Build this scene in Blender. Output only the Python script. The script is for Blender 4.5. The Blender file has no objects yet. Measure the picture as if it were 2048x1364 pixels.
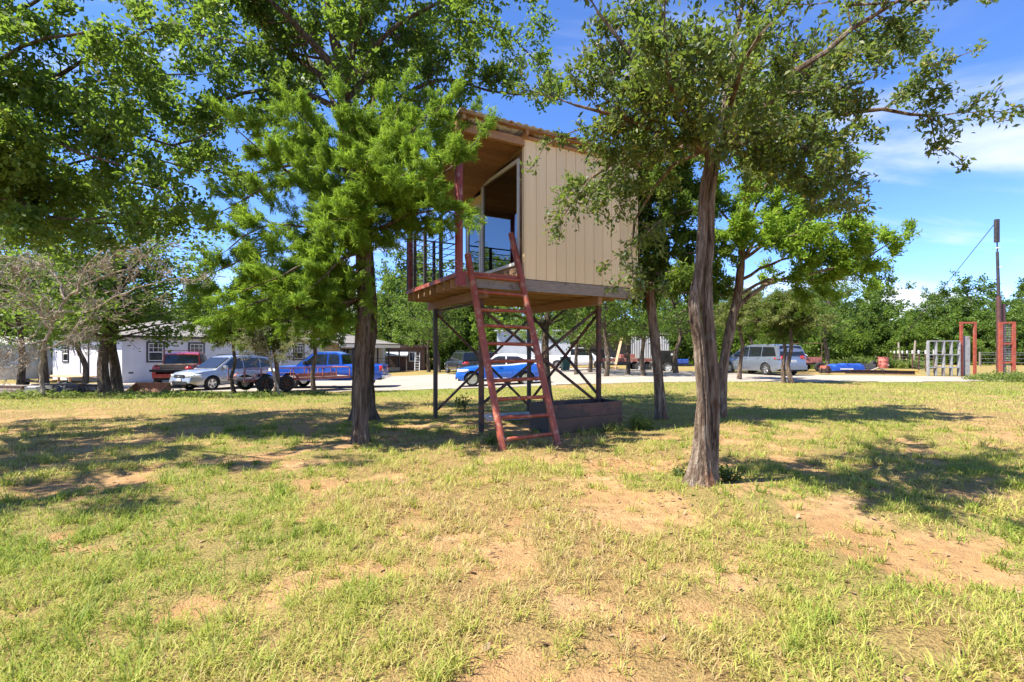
import bpy, math, random
import numpy as np
from mathutils import Vector, Matrix

R = math.radians
SC = bpy.context.scene
COL = SC.collection

# ------------------------------------------------------------------ camera
CAMZ = 1.33
FPX = 967.0            # focal length in pixels of a 2048 wide picture
cam_data = bpy.data.cameras.new('camera')
cam_data.lens = 36.0 * FPX / 2048.0
cam_data.sensor_width = 36.0
cam_data.shift_y = 0.0112
cam_data.clip_start = 0.05
cam_data.clip_end = 3000
cam = bpy.data.objects.new('camera', cam_data)
COL.objects.link(cam)
cam.location = (0, 0, CAMZ)
cam.rotation_euler = (R(90), 0, 0)
SC.camera = cam

# ------------------------------------------------------------------ world and sun
SUN_EL = R(57)
SUN_DIR = Vector((-0.95, -0.31, 0)).normalized() * math.cos(SUN_EL)
SUN_DIR.z = math.sin(SUN_EL)            # towards the sun
world = bpy.data.worlds.new('World')
SC.world = world
world.use_nodes = True
wn, wl = world.node_tree.nodes, world.node_tree.links
wn.clear()
w_out = wn.new('ShaderNodeOutputWorld')
w_bg = wn.new('ShaderNodeBackground')
w_sky = wn.new('ShaderNodeTexSky')
w_sky.sky_type = 'NISHITA'
w_sky.sun_disc = False
w_sky.sun_elevation = SUN_EL
w_sky.sun_rotation = math.atan2(SUN_DIR.x, SUN_DIR.y)
w_sky.altitude = 100
w_sky.air_density = 0.56
w_sky.dust_density = 0.0
w_sky.ozone_density = 5.5
w_bg.inputs['Strength'].default_value = 0.14


def wnode(t, **kw):
    n = wn.new(t)
    for k, v in kw.items():
        setattr(n, k, v)
    return n


def wmath(op, a, b=None, c=None):
    n = wn.new('ShaderNodeMath')
    n.operation = op
    for i, v in enumerate((a, b, c)):
        if v is None:
            continue
        if isinstance(v, (int, float)):
            n.inputs[i].default_value = v
        else:
            wl.new(v, n.inputs[i])
    return n.outputs[0]


w_tc = wn.new('ShaderNodeTexCoord')
w_sep = wn.new('ShaderNodeSeparateXYZ')
wl.new(w_tc.outputs['Generated'], w_sep.inputs[0])
dz = wmath('MAXIMUM', w_sep.outputs['Z'], 0.0)
# high thin cirrus: the direction projected on a flat layer
den = wmath('ADD', dz, 0.12)
px = wmath('DIVIDE', w_sep.outputs['X'], den)
py = wmath('DIVIDE', w_sep.outputs['Y'], den)
cmb = wn.new('ShaderNodeCombineXYZ')
wl.new(wmath('MULTIPLY', px, 0.55), cmb.inputs[0])
wl.new(wmath('MULTIPLY', py, 1.25), cmb.inputs[1])
cmb.inputs[2].default_value = 9.2
n1 = wnode('ShaderNodeTexNoise')
n1.inputs['Scale'].default_value = 0.85
n1.inputs['Detail'].default_value = 7
n1.inputs['Roughness'].default_value = 0.55
n1.inputs['Distortion'].default_value = 0.6
wl.new(cmb.outputs[0], n1.inputs['Vector'])
mr1 = wnode('ShaderNodeMapRange', interpolation_type='SMOOTHSTEP')
mr1.inputs['From Min'].default_value = 0.47
mr1.inputs['From Max'].default_value = 0.72
mr1.inputs['To Max'].default_value = 0.75
wl.new(n1.outputs['Fac'], mr1.inputs['Value'])
# low heaps of cumulus close to the horizon
cmb2 = wn.new('ShaderNodeCombineXYZ')
wl.new(wmath('MULTIPLY', w_sep.outputs['X'], 6.0), cmb2.inputs[0])
wl.new(wmath('MULTIPLY', w_sep.outputs['Y'], 6.0), cmb2.inputs[1])
wl.new(wmath('MULTIPLY', w_sep.outputs['Z'], 9.0), cmb2.inputs[2])
n2 = wnode('ShaderNodeTexNoise')
n2.inputs['Scale'].default_value = 1.0
n2.inputs['Detail'].default_value = 6
n2.inputs['Roughness'].default_value = 0.5
wl.new(cmb2.outputs[0], n2.inputs['Vector'])
lowfade = wnode('ShaderNodeMapRange', interpolation_type='SMOOTHSTEP')
lowfade.inputs['From Min'].default_value = 0.05
lowfade.inputs['From Max'].default_value = 0.17
lowfade.inputs['To Min'].default_value = 0.12
lowfade.inputs['To Max'].default_value = -0.22
wl.new(w_sep.outputs['Z'], lowfade.inputs['Value'])
mr2 = wnode('ShaderNodeMapRange', interpolation_type='SMOOTHSTEP')
mr2.inputs['From Min'].default_value = 0.52
mr2.inputs['From Max'].default_value = 0.60
mr2.inputs['To Max'].default_value = 0.9
wl.new(wmath('ADD', n2.outputs['Fac'], lowfade.outputs[0]), mr2.inputs['Value'])
cloud = wmath('MAXIMUM', mr1.outputs[0], mr2.outputs[0])
mixc = wnode('ShaderNodeMix', data_type='RGBA')
wl.new(cloud, mixc.inputs['Factor'])
hsv = wnode('ShaderNodeHueSaturation')
hsv.inputs['Saturation'].default_value = 1.12
wl.new(w_sky.outputs[0], hsv.inputs['Color'])
tint = wnode('ShaderNodeMix', data_type='RGBA', blend_type='MULTIPLY')
tint.inputs['Factor'].default_value = 1.0
tint.inputs['B'].default_value = (1.05, 0.92, 0.98, 1)
wl.new(hsv.outputs[0], tint.inputs['A'])
wl.new(tint.outputs['Result'], mixc.inputs['A'])
mixc.inputs['B'].default_value = (2.9, 3.0, 3.2, 1)
wl.new(mixc.outputs['Result'], w_bg.inputs['Color'])
wl.new(w_bg.outputs[0], w_out.inputs[0])

sun_data = bpy.data.lights.new('sun', 'SUN')
sun_data.energy = 4.2
sun_data.angle = R(0.53)
sun_data.color = (1.0, 0.94, 0.82)
sun = bpy.data.objects.new('sun', sun_data)
COL.objects.link(sun)
sun.location = (-20, -8, 30)
sun.rotation_euler = (-SUN_DIR).to_track_quat('-Z', 'Y').to_euler()

SC.view_settings.view_transform = 'Standard'
SC.view_settings.look = 'None'
SC.view_settings.gamma = 1.0
SC.view_settings.use_curve_mapping = False
SC.view_settings.exposure = 1.62
SC.render.engine = 'CYCLES'
SC.cycles.use_denoising = True
SC.cycles.max_bounces = 8
SC.cycles.transparent_max_bounces = 8
SC.cycles.caustics_reflective = False
SC.cycles.caustics_refractive = False
SC.cycles.sample_clamp_indirect = 6.0

# ------------------------------------------------------------------ naming helpers


def tag(o, label=None, cat=None, group=None, kind=None):
    if label:
        o['label'] = label
    if cat:
        o['category'] = cat
    if group:
        o['group'] = group
    if kind:
        o['kind'] = kind
    return o


def thing(name, loc, rz=0.0, label=None, cat=None, group=None):
    o = bpy.data.objects.new(name, None)
    COL.objects.link(o)
    o.location = loc
    o.rotation_euler = (0, 0, rz)
    o.empty_display_size = 0.2
    return tag(o, label, cat, group)


def link_mesh(name, me, parent=None, loc=None, rot=None):
    o = bpy.data.objects.new(name, me)
    COL.objects.link(o)
    if parent is not None:
        o.parent = parent
    if loc is not None:
        o.location = loc
    if rot is not None:
        o.rotation_euler = rot
    return o


def copy_tree(o, parent=None):
    c = o.copy()
    COL.objects.link(c)
    c.parent = parent
    for ch in KIDS.get(o.name, []) or list(o.children):
        copy_tree(ch, c)
    return c


KIDS = {}

# ------------------------------------------------------------------ mesh builder


class MB:
    def __init__(self):
        self.v = []
        self.f = []

    def add(self, vs, fs):
        n = len(self.v)
        self.v.extend([tuple(p) for p in vs])
        self.f.extend([tuple(i + n for i in f) for f in fs])
        return self

    def box(self, lo, hi):
        x0, y0, z0 = lo
        x1, y1, z1 = hi
        vs = [(x0, y0, z0), (x1, y0, z0), (x1, y1, z0), (x0, y1, z0),
              (x0, y0, z1), (x1, y0, z1), (x1, y1, z1), (x0, y1, z1)]
        fs = [(0, 3, 2, 1), (4, 5, 6, 7), (0, 1, 5, 4), (1, 2, 6, 5), (2, 3, 7, 6), (3, 0, 4, 7)]
        return self.add(vs, fs)

    def bar(self, p, q, w, h, up=(0, 0, 1)):
        p, q = Vector(p), Vector(q)
        d = (q - p).normalized()
        u = Vector(up)
        if abs(d.dot(u)) > 0.98:
            u = Vector((1, 0, 0))
        s = d.cross(u).normalized()
        t = s.cross(d).normalized()
        vs = []
        for b in (p, q):
            for a, c in ((-1, -1), (1, -1), (1, 1), (-1, 1)):
                vs.append(b + s * (a * w / 2) + t * (c * h / 2))
        fs = [(3, 2, 1, 0), (4, 5, 6, 7), (0, 1, 5, 4), (1, 2, 6, 5), (2, 3, 7, 6), (3, 0, 4, 7)]
        return self.add(vs, fs)

    def tube(self, pts, radii, n=8, cap=True):
        pts = [Vector(p) for p in pts]
        if isinstance(radii, (int, float)):
            radii = [radii] * len(pts)
        base = len(self.v)
        ref = Vector((0.31, 0.77, 0.55))
        k = len(pts)
        for i, p in enumerate(pts):
            d = (pts[min(i + 1, k - 1)] - pts[max(i - 1, 0)])
            d = d.normalized() if d.length > 1e-9 else Vector((0, 0, 1))
            if abs(d.dot(ref)) > 0.96:
                ref = Vector((0.9, -0.3, 0.2)).normalized()
            s = d.cross(ref).normalized()
            t = d.cross(s).normalized()
            ref = -(d.cross(s)).normalized() if False else ref
            for j in range(n):
                a = 2 * math.pi * j / n
                self.v.append(tuple(p + (s * math.cos(a) + t * math.sin(a)) * radii[i]))
        for i in range(k - 1):
            for j in range(n):
                a = base + i * n + j
                b = base + i * n + (j + 1) % n
                self.f.append((a, b, b + n, a + n))
        if cap:
            self.f.append(tuple(base + j for j in reversed(range(n))))
            self.f.append(tuple(base + (k - 1) * n + j for j in range(n)))
        return self

    def prism(self, poly, axis, a, b):
        """poly: 2D outline, extruded along axis (0 x, 1 y, 2 z) from a to b"""
        def P(u, w, t):
            return {0: (t, u, w), 1: (u, t, w), 2: (u, w, t)}[axis]
        n = len(poly)
        vs = [P(u, w, a) for u, w in poly] + [P(u, w, b) for u, w in poly]
        fs = [tuple(range(n))[::-1], tuple(range(n, 2 * n))]
        for i in range(n):
            j = (i + 1) % n
            fs.append((i, j, j + n, i + n))
        return self.add(vs, fs)

    def lathe(self, prof, c=(0, 0, 0), axis=2, n=24):
        base = len(self.v)
        for r, h in prof:
            for j in range(n):
                a = 2 * math.pi * j / n
                u, w = r * math.cos(a), r * math.sin(a)
                p = {2: (u, w, h), 1: (u, h, w), 0: (h, u, w)}[axis]
                self.v.append((p[0] + c[0], p[1] + c[1], p[2] + c[2]))
        for i in range(len(prof) - 1):
            for j in range(n):
                a = base + i * n + j
                b = base + i * n + (j + 1) % n
                self.f.append((a, b, b + n, a + n))
        return self

    def grid(self, rows, close=False):
        """rows: list of equal-length rings of points"""
        base = len(self.v)
        m = len(rows[0])
        for r in rows:
            self.v.extend([tuple(p) for p in r])
        for i in range(len(rows) - 1):
            for j in range(m if close else m - 1):
                a = base + i * m + j
                b = base + i * m + (j + 1) % m
                self.f.append((a, b, b + m, a + m))
        return self

    def mesh(self, name, mat, smooth=False):
        me = bpy.data.meshes.new(name)
        me.from_pydata(self.v, [], self.f)
        import bmesh
        bm = bmesh.new()
        bm.from_mesh(me)
        bmesh.ops.recalc_face_normals(bm, faces=bm.faces)
        bm.to_mesh(me)
        bm.free()
        if mat:
            me.materials.append(mat)
        if smooth:
            me.polygons.foreach_set('use_smooth', [True] * len(me.polygons))
            me.set_sharp_from_angle(angle=R(38))
        me.update()
        return me

    def build(self, name, mat, parent=None, smooth=False, bevel=0.0, loc=None, rot=None):
        o = link_mesh(name, self.mesh(name, mat, smooth), parent, loc, rot)
        if bevel > 0:
            m = o.modifiers.new('bevel', 'BEVEL')
            m.width = bevel
            m.segments = 2
            m.limit_method = 'ANGLE'
            m.angle_limit = R(40)
        return o


def np_mesh(name, verts, faces, mat, attrs=None, smooth=False):
    """faces: (n,k) int array, attrs: dict of per-point float arrays"""
    me = bpy.data.meshes.new(name)
    verts = np.ascontiguousarray(verts, dtype=np.float32)
    faces = np.ascontiguousarray(faces, dtype=np.int32)
    nf, k = faces.shape
    me.vertices.add(len(verts))
    me.vertices.foreach_set('co', verts.ravel())
    me.loops.add(nf * k)
    me.loops.foreach_set('vertex_index', faces.ravel())
    me.polygons.add(nf)
    me.polygons.foreach_set('loop_start', np.arange(0, nf * k, k, dtype=np.int32))
    me.polygons.foreach_set('loop_total', np.full(nf, k, dtype=np.int32))
    if smooth:
        me.polygons.foreach_set('use_smooth', np.ones(nf, dtype=bool))
    for key, arr in (attrs or {}).items():
        a = me.attributes.new(key, 'FLOAT', 'POINT')
        a.data.foreach_set('value', np.ascontiguousarray(arr, dtype=np.float32))
    me.update(calc_edges=True)
    if mat:
        me.materials.append(mat)
    return me


# ------------------------------------------------------------------ materials
MATS = {}


def c4(c):
    return (c[0], c[1], c[2], 1.0)


class NT:
    def __init__(self, name):
        self.m = bpy.data.materials.new(name)
        self.m.use_nodes = True
        self.n, self.l = self.m.node_tree.nodes, self.m.node_tree.links
        self.n.clear()
        self.out = self.n.new('ShaderNodeOutputMaterial')
        self.tc = self.n.new('ShaderNodeTexCoord')

    def new(self, t, ins=None, **kw):
        n = self.n.new(t)
        for k, v in kw.items():
            setattr(n, k, v)
        for k, v in (ins or {}).items():
            if hasattr(v, 'is_output') or isinstance(v, bpy.types.NodeSocket):
                self.l.new(v, n.inputs[k])
            else:
                n.inputs[k].default_value = v
        return n

    def noise(self, scale, detail=4, rough=0.55, vec=None, stretch=None, dist=0.0):
        v = vec or self.tc.outputs['Object']
        if stretch:
            mp = self.new('ShaderNodeMapping', {'Vector': v})
            mp.inputs['Scale'].default_value = stretch
            v = mp.outputs[0]
        n = self.new('ShaderNodeTexNoise', {'Vector': v, 'Scale': scale, 'Detail': detail,
                                            'Roughness': rough, 'Distortion': dist})
        return n.outputs['Fac']

    def ramp(self, fac, stops):
        n = self.new('ShaderNodeValToRGB', {'Fac': fac})
        e = n.color_ramp.elements
        while len(e) > 1:
            e.remove(e[-1])
        e[0].position = stops[0][0]
        e[0].color = c4(stops[0][1])
        for p, c in stops[1:]:
            x = e.new(p)
            x.color = c4(c)
        return n.outputs['Color']

    def mix(self, fac, a, b, blend='MIX'):
        n = self.new('ShaderNodeMix', data_type='RGBA', blend_type=blend)
        for k, v in (('Factor', fac), ('A', a), ('B', b)):
            if isinstance(v, bpy.types.NodeSocket):
                self.l.new(v, n.inputs[k])
            elif k == 'Factor':
                n.inputs[k].default_value = v
            else:
                n.inputs[k].default_value = c4(v)
        return n.outputs['Result']

    def rng(self, val, a, b, c=0.0, d=1.0):
        n = self.new('ShaderNodeMapRange', {'Value': val, 'From Min': a, 'From Max': b, 'To Min': c, 'To Max': d})
        n.interpolation_type = 'SMOOTHSTEP'
        return n.outputs[0]

    def bump(self, h, strength=0.3, dist=0.02):
        return self.new('ShaderNodeBump', {'Height': h, 'Strength': strength, 'Distance': dist}).outputs[0]

    def pbr(self, color, rough=0.6, metal=0.0, normal=None, coat=0.0, spec=0.5):
        p = self.new('ShaderNodeBsdfPrincipled')
        for k, v in (('Base Color', color), ('Roughness', rough), ('Metallic', metal), ('Normal', normal),
                     ('Coat Weight', coat), ('Specular IOR Level', spec)):
            if v is None:
                continue
            if isinstance(v, bpy.types.NodeSocket):
                self.l.new(v, p.inputs[k])
            else:
                p.inputs[k].default_value = c4(v) if k == 'Base Color' else v
        self.l.new(p.outputs[0], self.out.inputs['Surface'])
        return self.m

    def attr(self, name):
        return self.new('ShaderNodeAttribute', attribute_name=name).outputs['Fac']

    def objrand(self):
        return self.new('ShaderNodeObjectInfo').outputs['Random']


def worn(name, c1, c2, scale=6.0, rough=0.6, metal=0.0, bump=0.15, stretch=None, c3=None, amt3=0.0, s3=2.5, coat=0.0,
         spec=0.5, vary=0.0, bdist=0.01):
    """two-tone weathered surface with optional third colour in patches"""
    if name in MATS:
        return MATS[name]
    t = NT(name)
    f = t.noise(scale, 6, 0.62, stretch=stretch)
    col = t.mix(t.rng(f, 0.33, 0.67), c1, c2)
    if c3:
        g = t.noise(s3, 7, 0.68)
        col = t.mix(t.rng(g, 0.62 - amt3 * 0.3, 0.70 - amt3 * 0.3), col, c3)
    if vary > 0:
        k = t.rng(t.objrand(), 0, 1, 1 - vary, 1 + vary)
        hs = t.new('ShaderNodeHueSaturation', {'Color': col, 'Value': k})
        col = hs.outputs[0]
    rr = t.rng(f, 0.3, 0.7, max(0.0, rough - 0.1), min(1.0, rough + 0.1))
    nrm = t.bump(t.noise(scale * 3, 6, 0.6, stretch=stretch), bump, bdist) if bump > 0 else None
    MATS[name] = t.pbr(col, rr, metal, nrm, coat, spec)
    return MATS[name]


def sstep(a, b, x):
    t = np.clip((np.asarray(x, dtype=float) - a) / (b - a), 0, 1)
    return t * t * (3 - 2 * t)


# value noise in numpy, shared by the ground and the grass
_prng = np.random.default_rng(7)
_tab = _prng.random((256, 256))


def vnoise(x, y, s, ox=0.0, oy=0.0):
    x = np.asarray(x, dtype=float) / s + ox + 1000
    y = np.asarray(y, dtype=float) / s + oy + 1000
    xi, yi = np.floor(x).astype(int), np.floor(y).astype(int)
    fx, fy = x - xi, y - yi
    fx, fy = fx * fx * (3 - 2 * fx), fy * fy * (3 - 2 * fy)
    a = _tab[xi & 255, yi & 255]
    b = _tab[(xi + 1) & 255, yi & 255]
    c = _tab[xi & 255, (yi + 1) & 255]
    d = _tab[(xi + 1) & 255, (yi + 1) & 255]
    return (a * (1 - fx) + b * fx) * (1 - fy) + (c * (1 - fx) + d * fx) * fy


def fbm(x, y, s, ox=0.0, oy=0.0, octs=4):
    t, w, n = 0.0, 1.0, 0.0
    for k in range(octs):
        t = t + w * vnoise(x, y, s / 2 ** k, ox + 17 * k, oy + 31 * k)
        n += w
        w *= 0.55
    return t / n


def gz_smooth(x, y):
    """the lie of the land: falls a little to the left and back"""
    x = np.asarray(x, dtype=float)
    y = np.asarray(y, dtype=float)
    z = -0.60 * sstep(11, 26, y) * sstep(9, -9, x)
    z = z + 0.10 * np.exp(-(((x - 1.9) / 1.2) ** 2 + ((y - 4.6) / 0.9) ** 2))
    return z


def gz(x, y):
    far = 1 - sstep(14, 22, y)
    b = (fbm(x, y, 1.3, 3, 9, 4) - 0.5) * 0.10 * far
    return gz_smooth(x, y) + b


def G(x, y):
    return float(gz(x, y))


def X(px, d):
    """sideways position of something seen at picture column px at a distance d"""
    return (px - 1024.0) / FPX * d


def Z(py, d):
    return CAMZ + (705.0 - py) / FPX * d
# ------------------------------------------------------------------ ground, gravel, grass


def road_mask(x, y):
    """positive on the gravel yard"""
    w = (fbm(x, y, 5.0, 5, 2, 4) - 0.5) * 2.4
    near = np.interp(x, [-60, -30, -16, -5, 3, 13, 25, 60], [20, 22, 23.2, 22.6, 21.8, 20.6, 22.8, 24])
    farr = np.interp(x, [-60, -30, -16, -4, 4, 12, 15, 18, 25, 60], [24, 29, 33, 44, 46, 34, 31, 28.5, 26.0, 27])
    return np.minimum(y - near, farr - y) + w


def cover_map(x, y):
    """0 bare sand .. 1 closed grass"""
    c = fbm(x, y, 2.6, 1, 1, 5)
    fine = fbm(x, y, 0.42, 8, 4, 3)
    base = 0.63 - 0.035 * sstep(0.0, 1.2, x) * (1 - sstep(5, 7, y))
    # thin under the right tree, in front of the cabin and on its way
    base = base - 0.10 * np.exp(-(((x - 2.2) / 1.9) ** 2 + ((y - 5.4) / 1.3) ** 2))
    base = base - 0.42 * np.exp(-(((x - 0.0) / 1.7) ** 2 + ((y - 8.5) / 1.3) ** 2))
    base = base - 0.04 * np.exp(-(((x - 0.9) / 1.3) ** 2 + ((y - 3.3) / 1.4) ** 2))
    base = base - 0.24 * np.exp(-(((x - 8.4) / 2.0) ** 2 + ((y - 8.0) / 1.9) ** 2))
    base = base - 0.10 * np.exp(-(((x + 2.0) / 0.7) ** 2 + ((y - 2.1) / 0.45) ** 2))
    base = base - 0.10 * np.exp(-(((x + 4.6) / 1.6) ** 2 + ((y - 4.7) / 0.5) ** 2))
    base = base + 0.16 * np.exp(-(((x + 1.1) / 1.2) ** 2 + ((y - 5.0) / 1.6) ** 2))
    base = base + 0.10 * np.exp(-(((x - 2.7) / 0.8) ** 2 + ((y - 2.4) / 0.8) ** 2))
    base = base + 0.22 * sstep(9.5, 13, y)
    v = base + (c - 0.5) * 0.62 + (fine - 0.5) * 1.35
    return np.clip(sstep(0.22, 0.62, v), 0, 1)


def dry_map(x, y):
    d = fbm(x, y, 3.4, 40, 12, 4) * 0.7 + fbm(x, y, 0.7, 2, 50, 3) * 0.3
    d = d + 0.20 * np.exp(-(((x + 6.0) / 3.0) ** 2 + ((y - 10.5) / 1.8) ** 2))
    d = d + 0.18 * np.exp(-(((x - 9.0) / 3.0) ** 2 + ((y - 9) / 3.0) ** 2))
    d = d - 0.06 * sstep(11, 15, y)
    return np.clip(sstep(0.32, 0.72, d), 0, 1)


def make_ground_mat():
    t = NT('soil_and_grass')
    v = t.tc.outputs['Object']
    n1 = t.noise(1.1, 8, 0.6, v)
    n2 = t.noise(9.0, 8, 0.65, v)
    n3 = t.noise(70.0, 4, 0.6, v)
    sand = t.ramp(n1, [(0.30, (0.38, 0.21, 0.085)), (0.52, (0.48, 0.295, 0.13)), (0.72, (0.54, 0.37, 0.19))])
    sand = t.mix(t.rng(n2, 0.35, 0.75), sand, (0.31, 0.18, 0.085))
    litter = t.rng(n3, 0.60, 0.72)
    sand = t.mix(litter, sand, (0.17, 0.11, 0.065))
    grn = t.ramp(n3, [(0.34, (0.10, 0.095, 0.03)), (0.5, (0.24, 0.21, 0.065)), (0.66, (0.38, 0.31, 0.105))])
    strw = t.ramp(n3, [(0.34, (0.15, 0.095, 0.04)), (0.66, (0.44, 0.29, 0.115))])
    dry = t.attr('dry')
    gcol = t.mix(dry, grn, strw)
    cov = t.attr('cover')
    f = t.new('ShaderNodeMath', {0: cov, 1: n2}, operation='ADD').outputs[0]
    col = t.mix(t.rng(f, 0.72, 1.30, 0, 0.85), sand, gcol)
    bh = t.new('ShaderNodeMath', {0: n2, 1: n3}, operation='ADD').outputs[0]
    nrm = t.bump(bh, 0.9, 0.035)
    return t.pbr(col, 0.92, 0.0, nrm, spec=0.15)


def grow_spacing(a, b, s0, k):
    out = [a]
    s = s0
    while out[-1] < b:
        out.append(out[-1] + s)
        s *= k
    return out


xs_f = np.arange(-12.0, 12.01, 0.085)
xr = np.array(grow_spacing(12.0, 420, 0.12, 1.09))[1:]
gxs = np.concatenate([-xr[::-1], xs_f, xr])
ys_b = -np.array(grow_spacing(-1.2, 120, 0.3, 1.25))[::-1]
gys = np.concatenate([ys_b, np.arange(1.3, 12.0, 0.08), np.array(grow_spacing(12.0, 900, 0.10, 1.045))])
gxx, gyy = np.meshgrid(gxs, gys)
gzz = gz(gxx, gyy)
nx_, ny_ = len(gxs), len(gys)
idx = np.arange(nx_ * ny_).reshape(ny_, nx_)
gf = np.stack([idx[:-1, :-1], idx[:-1, 1:], idx[1:, 1:], idx[1:, :-1]], -1).reshape(-1, 4)
gv = np.stack([gxx, gyy, gzz], -1).reshape(-1, 3)
gcov = cover_map(gv[:, 0], gv[:, 1])
gdry = dry_map(gv[:, 0], gv[:, 1])
# sand is hollowed a little between the grass
gv[:, 2] -= 0.02 * (1 - gcov) * (1 - sstep(10, 14, gv[:, 1]))
ground = link_mesh('ground', np_mesh('ground', gv, gf, make_ground_mat(), {'cover': gcov, 'dry': gdry}, True))
tag(ground, 'sandy ground with patchy sunlit grass', None, None, 'structure')

# gravel sheet


def make_gravel_mat():
    t = NT('pale_gravel')
    a = t.noise(0.5, 6, 0.6)
    b = t.noise(24.0, 6, 0.7)
    vor = t.new('ShaderNodeTexVoronoi', {'Vector': t.tc.outputs['Object'], 'Scale': 22.0})
    col = t.ramp(a, [(0.30, (0.24, 0.195, 0.15)), (0.5, (0.32, 0.265, 0.21)), (0.7, (0.38, 0.32, 0.26))])
    col = t.mix(t.rng(b, 0.45, 0.75), col, (0.235, 0.20, 0.17))
    st = t.ramp(vor.outputs['Color'], [(0.2, (0.30, 0.265, 0.225)), (0.8, (0.46, 0.42, 0.37))])
    col = t.mix(0.35, col, st)
    return t.pbr(col, 0.9, 0, t.bump(vor.outputs['Distance'], 0.6, 0.03), spec=0.2)


rx = np.arange(-60, 60.1, 0.4)
ry = np.arange(17, 48.1, 0.4)
rxx, ryy = np.meshgrid(rx, ry)
rm = road_mask(rxx, ryy)
rid = np.arange(rxx.size).reshape(rxx.shape)
keep = (rm[:-1, :-1] > 0) & (rm[1:, 1:] > 0) & (rm[:-1, 1:] > 0) & (rm[1:, :-1] > 0)
rf = np.stack([rid[:-1, :-1], rid[:-1, 1:], rid[1:, 1:], rid[1:, :-1]], -1)[keep]
rz = gz(rxx, ryy) + 0.03 * np.clip(rm / 0.8, 0, 1) + 0.012
rv = np.stack([rxx, ryy, rz], -1).reshape(-1, 3)
used = np.unique(rf)
remap = np.zeros(len(rv), dtype=int)
remap[used] = np.arange(len(used))
gravel = link_mesh('gravel_drive', np_mesh('gravel_drive', rv[used], remap[rf], make_gravel_mat(), None, True))
tag(gravel, 'pale gravel drive and yard crossing behind the lawn', None, None, 'structure')


# grass blades


def make_blade_mat():
    t = NT('grass_blades')
    h = t.attr('hue')
    col = t.ramp(h, [(0.0, (0.15, 0.225, 0.03)), (0.30, (0.285, 0.36, 0.055)), (0.55, (0.44, 0.45, 0.095)),
                     (0.78, (0.50, 0.42, 0.15)), (1.0, (0.52, 0.39, 0.20))])
    d = t.new('ShaderNodeBsdfPrincipled', {'Base Color': col, 'Roughness': 0.55, 'Specular IOR Level': 0.25})
    tr = t.new('ShaderNodeBsdfTranslucent', {'Color': col})
    mx = t.new('ShaderNodeMixShader', {0: 0.45, 1: d.outputs[0], 2: tr.outputs[0]})
    t.l.new(mx.outputs[0], t.out.inputs[0])
    return t.m


def blades(rng, y0, y1, per_m2, nb, hgt, wid, segs, spread, floor=0.06, lean0=0.5, lean1=1.9, green=0.0):
    """tufts of blades between two distances, over the ground a step left and right of the frame"""
    k = 1.25
    m = 1.2
    hw1 = k * y1 + m
    area = 2 * hw1 * (y1 - y0)
    n = int(area * per_m2)
    x = rng.uniform(-hw1, hw1, n)
    y = rng.uniform(y0, y1, n)
    ok = np.abs(x) < k * y + m
    x, y = x[ok], y[ok]
    cov = cover_map(x, y)
    p = floor + (1 - floor) * cov ** 1.3
    clump = fbm(x, y, 0.28, 77, 3, 2)
    p = p * np.clip(0.25 + 1.6 * (clump - 0.25), 0.1, 1.2)
    ok = (rng.random(len(x)) < p) & (road_mask(x, y) < 0.15)
    x, y, cov = x[ok], y[ok], cov[ok]
    dry = dry_map(x, y)
    tall = 0.75 + 0.5 * fbm(x, y, 1.1, 5, 60, 2) * 1.3
    z = gz(x, y) - 0.02 * (1 - cov)
    n = len(x)
    X_ = np.repeat(x, nb) + rng.normal(0, spread, n * nb)
    Y_ = np.repeat(y, nb) + rng.normal(0, spread, n * nb)
    Z_ = np.repeat(z, nb)
    az = rng.uniform(0, 2 * np.pi, n * nb)
    h = np.repeat(tall, nb) * hgt * rng.uniform(0.45, 1.25, n * nb)
    lean = rng.uniform(lean0, lean1, n * nb)
    w = wid * rng.uniform(0.7, 1.3, n * nb)
    hue = np.clip(np.repeat(0.30 - green + 0.52 * dry + rng.normal(0, 0.10, n), nb) + rng.normal(0, 0.14, n * nb), 0, 1)
    cx, cy = np.cos(az), np.sin(az)
    tw = rng.uniform(-0.9, 0.9, n * nb)
    sx, sy = -np.sin(az + tw), np.cos(az + tw)
    B = np.stack([X_, Y_, Z_ - 0.01], -1)
    S = np.stack([sx, sy, 0 * sx], -1) * (w / 2)[:, None]
    D = np.stack([cx, cy, 0 * cx], -1)
    up = np.array([0, 0, 1.0])
    L = h[:, None]
    la = lean[:, None]
    mid = B + L * (0.55 * up / np.sqrt(1 + 0.35 * la ** 2) + D * 0.30 * la / np.sqrt(1 + 0.35 * la ** 2))
    tip = mid + L * (0.42 * up * (1 - 0.55 * la) + D * 0.52 * la) / np.sqrt(0.6 + la ** 2)
    if segs == 2:
        V = np.stack([B - S, B + S, mid + S * 0.8, mid - S * 0.8, tip], 1).reshape(-1, 3)
        nbld = len(B)
        o = (np.arange(nbld) * 5)[:, None]
        F = np.concatenate([o + np.array([[0, 1, 2]]), o + np.array([[0, 2, 3]]), o + np.array([[3, 2, 4]])])
        H = np.repeat(hue, 5)
    else:
        V = np.stack([B - S, B + S, tip], 1).reshape(-1, 3)
        o = (np.arange(len(B)) * 3)[:, None]
        F = o + np.array([[0, 1, 2]])
        H = np.repeat(hue, 3)
    return V, F, H


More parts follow.
